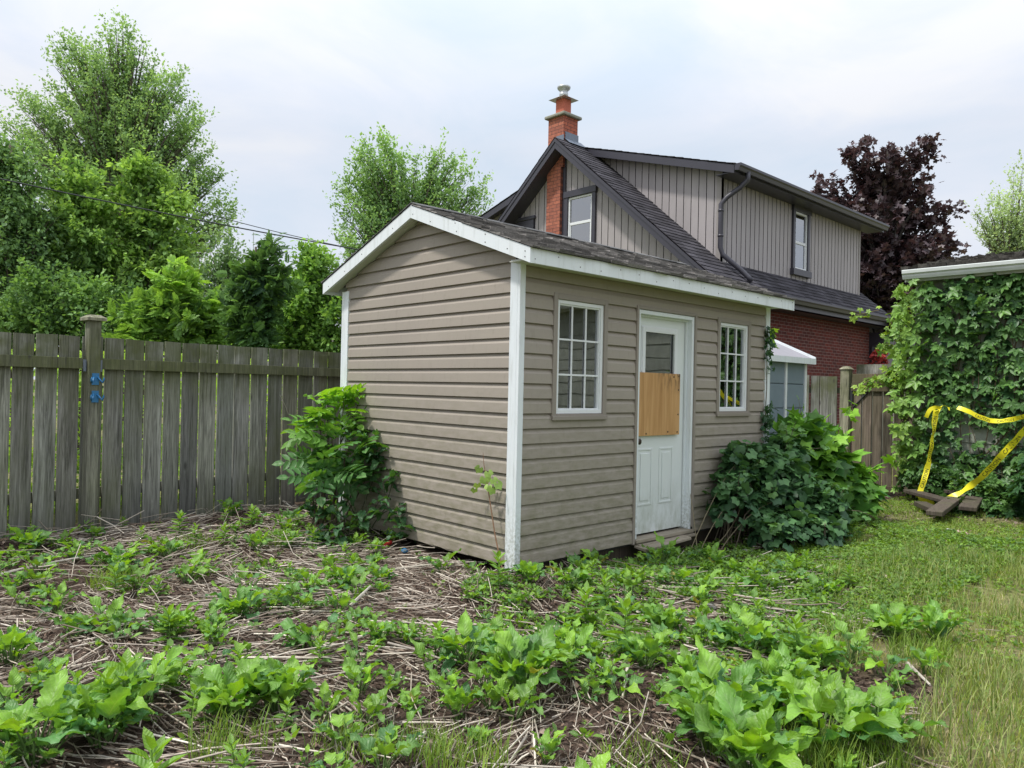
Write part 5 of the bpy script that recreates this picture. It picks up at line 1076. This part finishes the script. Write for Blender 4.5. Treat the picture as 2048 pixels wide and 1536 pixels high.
# creeper runners on the far corner trim of the shed
cv=thing('corner_creeper','thin creeper climbing the right corner trim of the tan shed','creeper',(SX,-.05,-.1)); L=[]; mb=MB()
mb.tube([(SX-.03,-.035,0.9),(SX-.06,-.04,1.1),(SX-.03,-.035,1.4),(SX-.05,-.04,1.75),(SX-.04,-.035,2.05)],.004,5,(.12,.09,.06)); mb.build('stem',M['stem'],cv)
for z0,n in ((1.98,26),(1.70,22),(1.10,30),(.95,34)):
    P=np.array([SX-.05,-.06,z0])+rng.normal(0,1,(n,3))*[.05,.02,.07]; L.append(inst(TC,P,frames(rand_unit(n)+[0,0,-.5],np.array([0,-1.,.4])+rng.normal(0,.4,(n,3))),rng.uniform(.03,.06,n),lerp((.02,.06,.03),(.05,.11,.04),rng.random(n))))
leafobj('leaves',L,M['vine'],cv)
bush('maple_seedling','yellow-green lobed leaves poking out behind the far corner of the tan shed','seedling',[((4.12,.28,1.95),(.13,.12,.20),50),((4.1,.3,1.5),(.08,.08,.25),12)],TM,.13,(.12,.24,.03),(.30,.42,.05),nstem=3)
# ------------------------------------------------------------------ creeper on the garage
gv=thing('garage_creeper','thick five-leaf creeper covering the garage wall below the white gutter','creeper',(7.4,-.8,-.1)); L=[]; mb=MB()
n=7200; y=rng.uniform(-4.6,-.06,n); z=rng.uniform(-.05,2.93,n); hole=.62*np.exp(-((y+1.38)/.20)**2-((z-2.02)/.26)**2)+.6*np.exp(-((y+1.10)/.36)**2-((z-.82)/.30)**2)+.8*np.exp(-((y+1.62)/.25)**2-((z-1.0)/.3)**2)
dn=.62+.38*vnoise(y,z,2.2,91)-hole-1.2*smooth(-3.35,-3.8,y)-.3*(z<.5); k=rng.random(n)<dn; y,z=y[k],z[k]; n=len(y)
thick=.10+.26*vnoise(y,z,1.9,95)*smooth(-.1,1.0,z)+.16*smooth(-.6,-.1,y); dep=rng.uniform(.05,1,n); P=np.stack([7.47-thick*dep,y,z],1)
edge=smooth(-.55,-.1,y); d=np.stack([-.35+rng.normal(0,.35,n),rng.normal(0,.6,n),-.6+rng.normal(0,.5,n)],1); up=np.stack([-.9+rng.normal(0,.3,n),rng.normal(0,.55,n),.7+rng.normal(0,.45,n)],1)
b_=np.clip(.05+.32*dep+.75*edge*rng.uniform(.4,1,n)+rng.normal(0,.13,n),0,1); C=lerp((.022,.066,.026),(.125,.245,.055),np.clip(b_*1.4,0,1)); C=C+(np.array([.17,.28,.04])-C)*np.clip(edge*1.3-.25,0,1)[:,None]*rng.uniform(.2,1,(n,1))  # depth shading put into the colour: leaves nearer the wall are darker
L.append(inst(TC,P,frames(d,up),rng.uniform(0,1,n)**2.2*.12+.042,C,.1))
# overhanging fringe at the far end and sprigs over the gutter
def spray(a,b_,n,sz,c0,c1,j=.05,sag=0.):
    t=rng.random(n); P=np.array(a)[None]*(1-t)[:,None]+np.array(b_)[None]*t[:,None]+rng.normal(0,j,(n,3)); P[:,2]+=sag*4*t*(1-t)
    L.append(inst(TC,P,frames(rand_unit(n)+[-.3,0,-.5],np.array([-1.,0,.7])+rng.normal(0,.4,(n,3))),sz*rng.uniform(.6,1.25,n),lerp(c0,c1,rng.random(n)),.1))
    mb.tube([np.array(a)+(np.array(b_)-np.array(a))*s+[0,0,sag*4*s*(1-s)] for s in np.linspace(0,1,6)],.004,4,(.16,.12,.06),cap=False)
Y1,Y2=(.08,.18,.03),(.26,.37,.05)
pt=lambda u,v,d=10.9: at(u,v,d)
for a,b_,nn_ in [((1862,545),(1770,640),60),((1830,560),(1790,700),80),((1800,640),(1745,700),28),((1800,700),(1755,765),50),((1800,760),(1690,780),34),((1790,740),(1720,762),26),((1830,760),(1790,860),70),((1830,850),(1790,950),60),((1850,900),(1810,960),50),((1770,640),(1760,700),24),((1745,620),(1700,630),9),((1850,560),(1870,545),20)]:
    spray(pt(a[0]+14,a[1],10.75),pt(b_[0]+14,b_[1],10.9),nn_,.075,Y1,Y2,.04)
for u,v in ((1965,560),(2040,545),(1845,548)): spray(at(u,v-15,9.9 if u>1900 else 10.4),at(u+8,v+25,9.85 if u>1900 else 10.4),12,.06,(.12,.24,.04),(.26,.38,.06),.03)
for i in range(40):
    y0=rng.uniform(-3,.1); p=[(7.46,y0,-.1)]; 
    for s in range(6): y0+=rng.normal(0,.14); p.append((7.44-.08*rng.random(),y0,.0+s*.5))
    mb.tube(p,rng.uniform(.003,.009),4,(.11,.08,.05),cap=False)
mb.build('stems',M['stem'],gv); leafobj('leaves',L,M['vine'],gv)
bush('creeper_mound','glossy mound of five-leaf creeper at the right edge before the garage','shrub',[((6.6,-2.15,.25),(.5,.5,.52),620),((6.1,-2.6,.15),(.6,.6,.5),500),((6.9,-1.85,.1),(.3,.3,.3),260)],TC,.13,(.024,.065,.028),(.075,.17,.05),nstem=8)
bush('low_creeper','low creeper growing round the broken planks under the caution tape','shrub',[((6.55,-1.0,-.06),(.22,.2,.12),90),((7.15,-1.15,.02),(.28,.45,.30),330),((6.75,-1.5,-.03),(.3,.22,.16),120),((7.25,-.5,.1),(.17,.4,.35),240)],TC,.085,(.025,.07,.025),(.10,.20,.045),nstem=4)
bush('japanese_maple','small bright red Japanese maple seen past the house corner','tree',[(at(1757,728,17),(.2,.2,.34),260)],TM,.08,(.16,.02,.02),(.42,.06,.05),nstem=6,loc=None)
# ------------------------------------------------------------------ broken planks, stones, debris
def plank(a,b_,w,th,label,rz=0,tone=1.):
    a,b_=np.array(a,float),np.array(b_,float); d=b_-a; sd=nrm(np.cross(d,[0,0,1.])); up=nrm(np.cross(sd,d)); m=MB(); m.obox(a-sd*w/2,d,sd*w,up*th,(tone,tone*.96,tone*.92))
    o=m.build('broken_plank',M['plank'],bevel=.008); tag(o,label,'plank','broken planks piled by the garage'); return o
A_=lambda u,v,z: tuple(on_z(u,v,z))
plank(A_(1818,985,.06),A_(1895,1006,.03),.18,.045,'dark plank at the left of the pile lying back to front',tone=.6)
plank(A_(1868,1032,-.02),A_(1925,990,.06),.17,.055,'front plank of the pile with its end towards the lawn',tone=.95)
plank(A_(1840,1012,-.05),A_(1880,1030,-.06),.15,.06,'short plank tucked under the front of the pile',tone=.7)
plank(A_(1900,988,.08),A_(1975,982,.09),.19,.045,'plank right of the tape knot in the pile',tone=.7)
plank(A_(1935,1022,-.02),A_(1962,980,.10),.19,.05,'rightmost plank of the pile tilted towards the mound',tone=.8)
plank(A_(1860,1000,-.07),A_(1950,1008,-.07),.26,.09,'dark rotten block carrying the plank pile',tone=.4)
def rock(u,v,s,label,mat,nm='stone',cat='stone',fl=.5):
    p=on_z(u,v); import bmesh; bm=bmesh.new(); bmesh.ops.create_icosphere(bm,subdivisions=2,radius=s)
    for w in bm.verts: w.co*=1+random.uniform(-.16,.16); w.co.z*=fl
    me=bpy.data.meshes.new(nm); bm.to_mesh(me); bm.free(); me.materials.append(mat); o=bpy.data.objects.new(nm,me); COL.objects.link(o); o.location=(p[0],p[1],float(gz(p[0],p[1]))+s*fl*.45); o.rotation_euler[2]=random.random()*6; tag(o,label,cat)
rock(1918,1073,.075,'pinkish broken brick lying on the path before the plank pile',M['dbrick'],'brick_piece','brick',.4)
rock(1898,1062,.035,'small white chip behind the broken brick on the path',M['white'],'stone_chip','stone',.5)
rock(1415,1218,.055,'grey stone between the weeds before the white door',M['stone'])
rock(1495,1098,.06,'grey stone in the shade under the bramble bush',M['stone'])

p=on_z(790,1112); m=MB(); m.tube([(p[0],p[1]+.15,-.03),(p[0]+.07,p[1]+.17,-.02)],[.02,.02],10); o=m.build('drink_can',M['redplastic']); tag(o,'crushed red can in the dark gap below the gable wall','can')
p=on_z(825,1120); m=MB(); m.obox((p[0]+.0,p[1]+.12,-.07),(.055,.015,.005),(-.01,.04,.012),(0,0,.02)); o=m.build('plastic_scrap',M['blue'],bevel=.006); tag(o,'blue plastic scrap beside the red can','scrap')
# ------------------------------------------------------------------ caution tape
def ribbon(pts,wdirs,w,n=60):
    P=np.array(pts,float); t=np.linspace(0,1,len(P)); Wd=np.array(wdirs,float); tt=np.linspace(0,1,n)
    # smooth interpolation through the points
    def cr_(A):
        A=np.vstack([2*A[0]-A[1],A,2*A[-1]-A[-2]]); out=[]
        for q in tt:
            x=q*(len(A)-3); i=min(int(x),len(A)-4); f=x-i; p0,p1,p2,p3=A[i:i+4]; out.append(.5*((2*p1)+(-p0+p2)*f+(2*p0-5*p1+4*p2-p3)*f*f+(-p0+3*p1-3*p2+p3)*f**3))
        return np.array(out)
    return cr_(P),nrm(cr_(Wd))
def text_mesh(s,h):
    cu=bpy.data.curves.new('t','FONT'); cu.body=s; cu.size=h*1.38; cu.resolution_u=2; cu.offset=.0; o=bpy.data.objects.new('t',cu); COL.objects.link(o); bpy.context.view_layer.update()
    me=o.to_mesh(); V=np.array([v.co[:] for v in me.vertices]); F=[tuple(p.vertices) for p in me.polygons]; o.to_mesh_clear(); bpy.data.objects.remove(o); bpy.data.curves.remove(cu); return V,F
def tape(label,pts,wd,w=.075,text=True,start=.1,flip=1,face=None):
    P,Wd=ribbon(pts,wd,w); seg=np.linalg.norm(np.diff(P,axis=0),axis=1); S=np.concatenate([[0],np.cumsum(seg)]); Tn=nrm(np.gradient(P,axis=0)); Wd=nrm(Wd-Tn*(Wd*Tn).sum(1)[:,None]); Nn=nrm(np.cross(Tn,Wd)); tw=(.45*np.sin(S*7.3+1)+.25*np.sin(S*17))[:,None]; Wd=nrm(Wd*np.cos(tw)+Nn*np.sin(tw)); Nn=nrm(np.cross(Tn,Wd)); P=P+Nn*(.006*np.sin(S*29))[:,None]
    V=np.concatenate([P-Wd*w/2,P+Wd*w/2]); n=len(P); F=[(i,i+1,n+i+1,n+i) for i in range(n-1)]
    t=thing('caution_tape',label,'tape',tuple(P[0]),'yellow caution tape strips by the garage'); mkmesh('ribbon',V,F,M['tape'],parent=t,smooth=True)
    if text:
        tv,tf=text_mesh('CAUTION',w*.62); VV=[];FF=[]; ww=tv[:,0].max(); s0=start; sgn=flip
        while s0+ww<S[-1]-.02:
            b_=len(VV)
            for x,y,_ in tv:
                s=s0+(x if sgn>0 else ww-x); i=min(np.searchsorted(S,s)-1,n-2); i=max(i,0); f=(s-S[i])/(seg[i]+1e-9); p=P[i]*(1-f)+P[i+1]*f; wv=nrm(Wd[i]*(1-f)+Wd[i+1]*f); nv=nrm(Nn[i]*(1-f)+Nn[i+1]*f)
                if np.dot(nv,CAM-p)<0: nv=-nv
                VV.append(p+wv*sgn*(y-w*.31)+nv*.0025)
            FF+=[tuple(b_+i for i in f) for f in tf]; s0+=ww+.09
        if VV: mkmesh('lettering',VV,FF,M['ink'],parent=t)
    return t
zc=-CF
knot=at(1872,822,9.85)
lo1=at(1838,990,9.9); lo2=at(1882,1003,9.5)
Rt=CR
tape('yellow caution tape hanging from the knot down to the planks',[at(1872,820,9.85),at(1866,870,9.85),at(1858,920,9.85),at(1848,960,9.85),at(1836,995,9.85)],[CR*.9+CU*.1+CF*.3]*2+[CR*.95-CF*.1]*3,.068,True,.08,-1)
tape('yellow caution tape rising from the planks towards the right edge, reading CAUTION',[at(1836,995,9.8),at(1860,1003,9.6),at(1885,1003,9.5),at(1925,982,9.4),at(1962,955,9.2),at(2000,915,9.0),at(2048,862,8.7),at(2120,780,8.3)],[CU,CU,CU,CU*.9+CF*.5,CU*.8+CF*.3-CR*.6,CU*.7-CR*.7,CU*.7-CR*.7,CU*.7-CR*.7],.078,True,.95,1)
tape('yellow caution tape sagging from the creeper to the right edge above the others',[at(1915,815,9.6),at(1935,822,9.5),at(1965,836,9.3),at(1995,842,9.1),at(2048,833,8.8),at(2130,800,8.4)],[CU*.5+CF*.8,CU*.5+CF*.7,CU*.5-CF*.7,CU*.9,CU,CU],.056,True,.25,1)
tape('short crumpled caution tape knot in the creeper above the hanging strip',[at(1852,835,9.85),at(1862,818,9.8),at(1880,816,9.75),at(1872,828,9.8),at(1885,812,9.8),at(1900,818,9.8)],[CU,CU+CF,CU-CF,CU,CF,CU],.05,False)
# ------------------------------------------------------------------ overhead cables
def cable(label,a,b_,sag,r=.012):
    m=MB(); m.tube([np.array(a)*(1-t)+np.array(b_)*t-np.array([0,0,4*t*(1-t)*sag]) for t in np.linspace(0,1,25)],r,6); o=m.build('overhead_cable',M['cable'],smooth=True); tag(o,label,'cable','overhead cables crossing the left sky')
cable('lower thick black cable sloping from the left edge towards the house',at(-260,300,10.5),at(1010,545,17),.12,.012)
cable('upper thinner cable joining the thick one near the shed roof',at(150,345,14),at(1012,541,17),.28,.008)
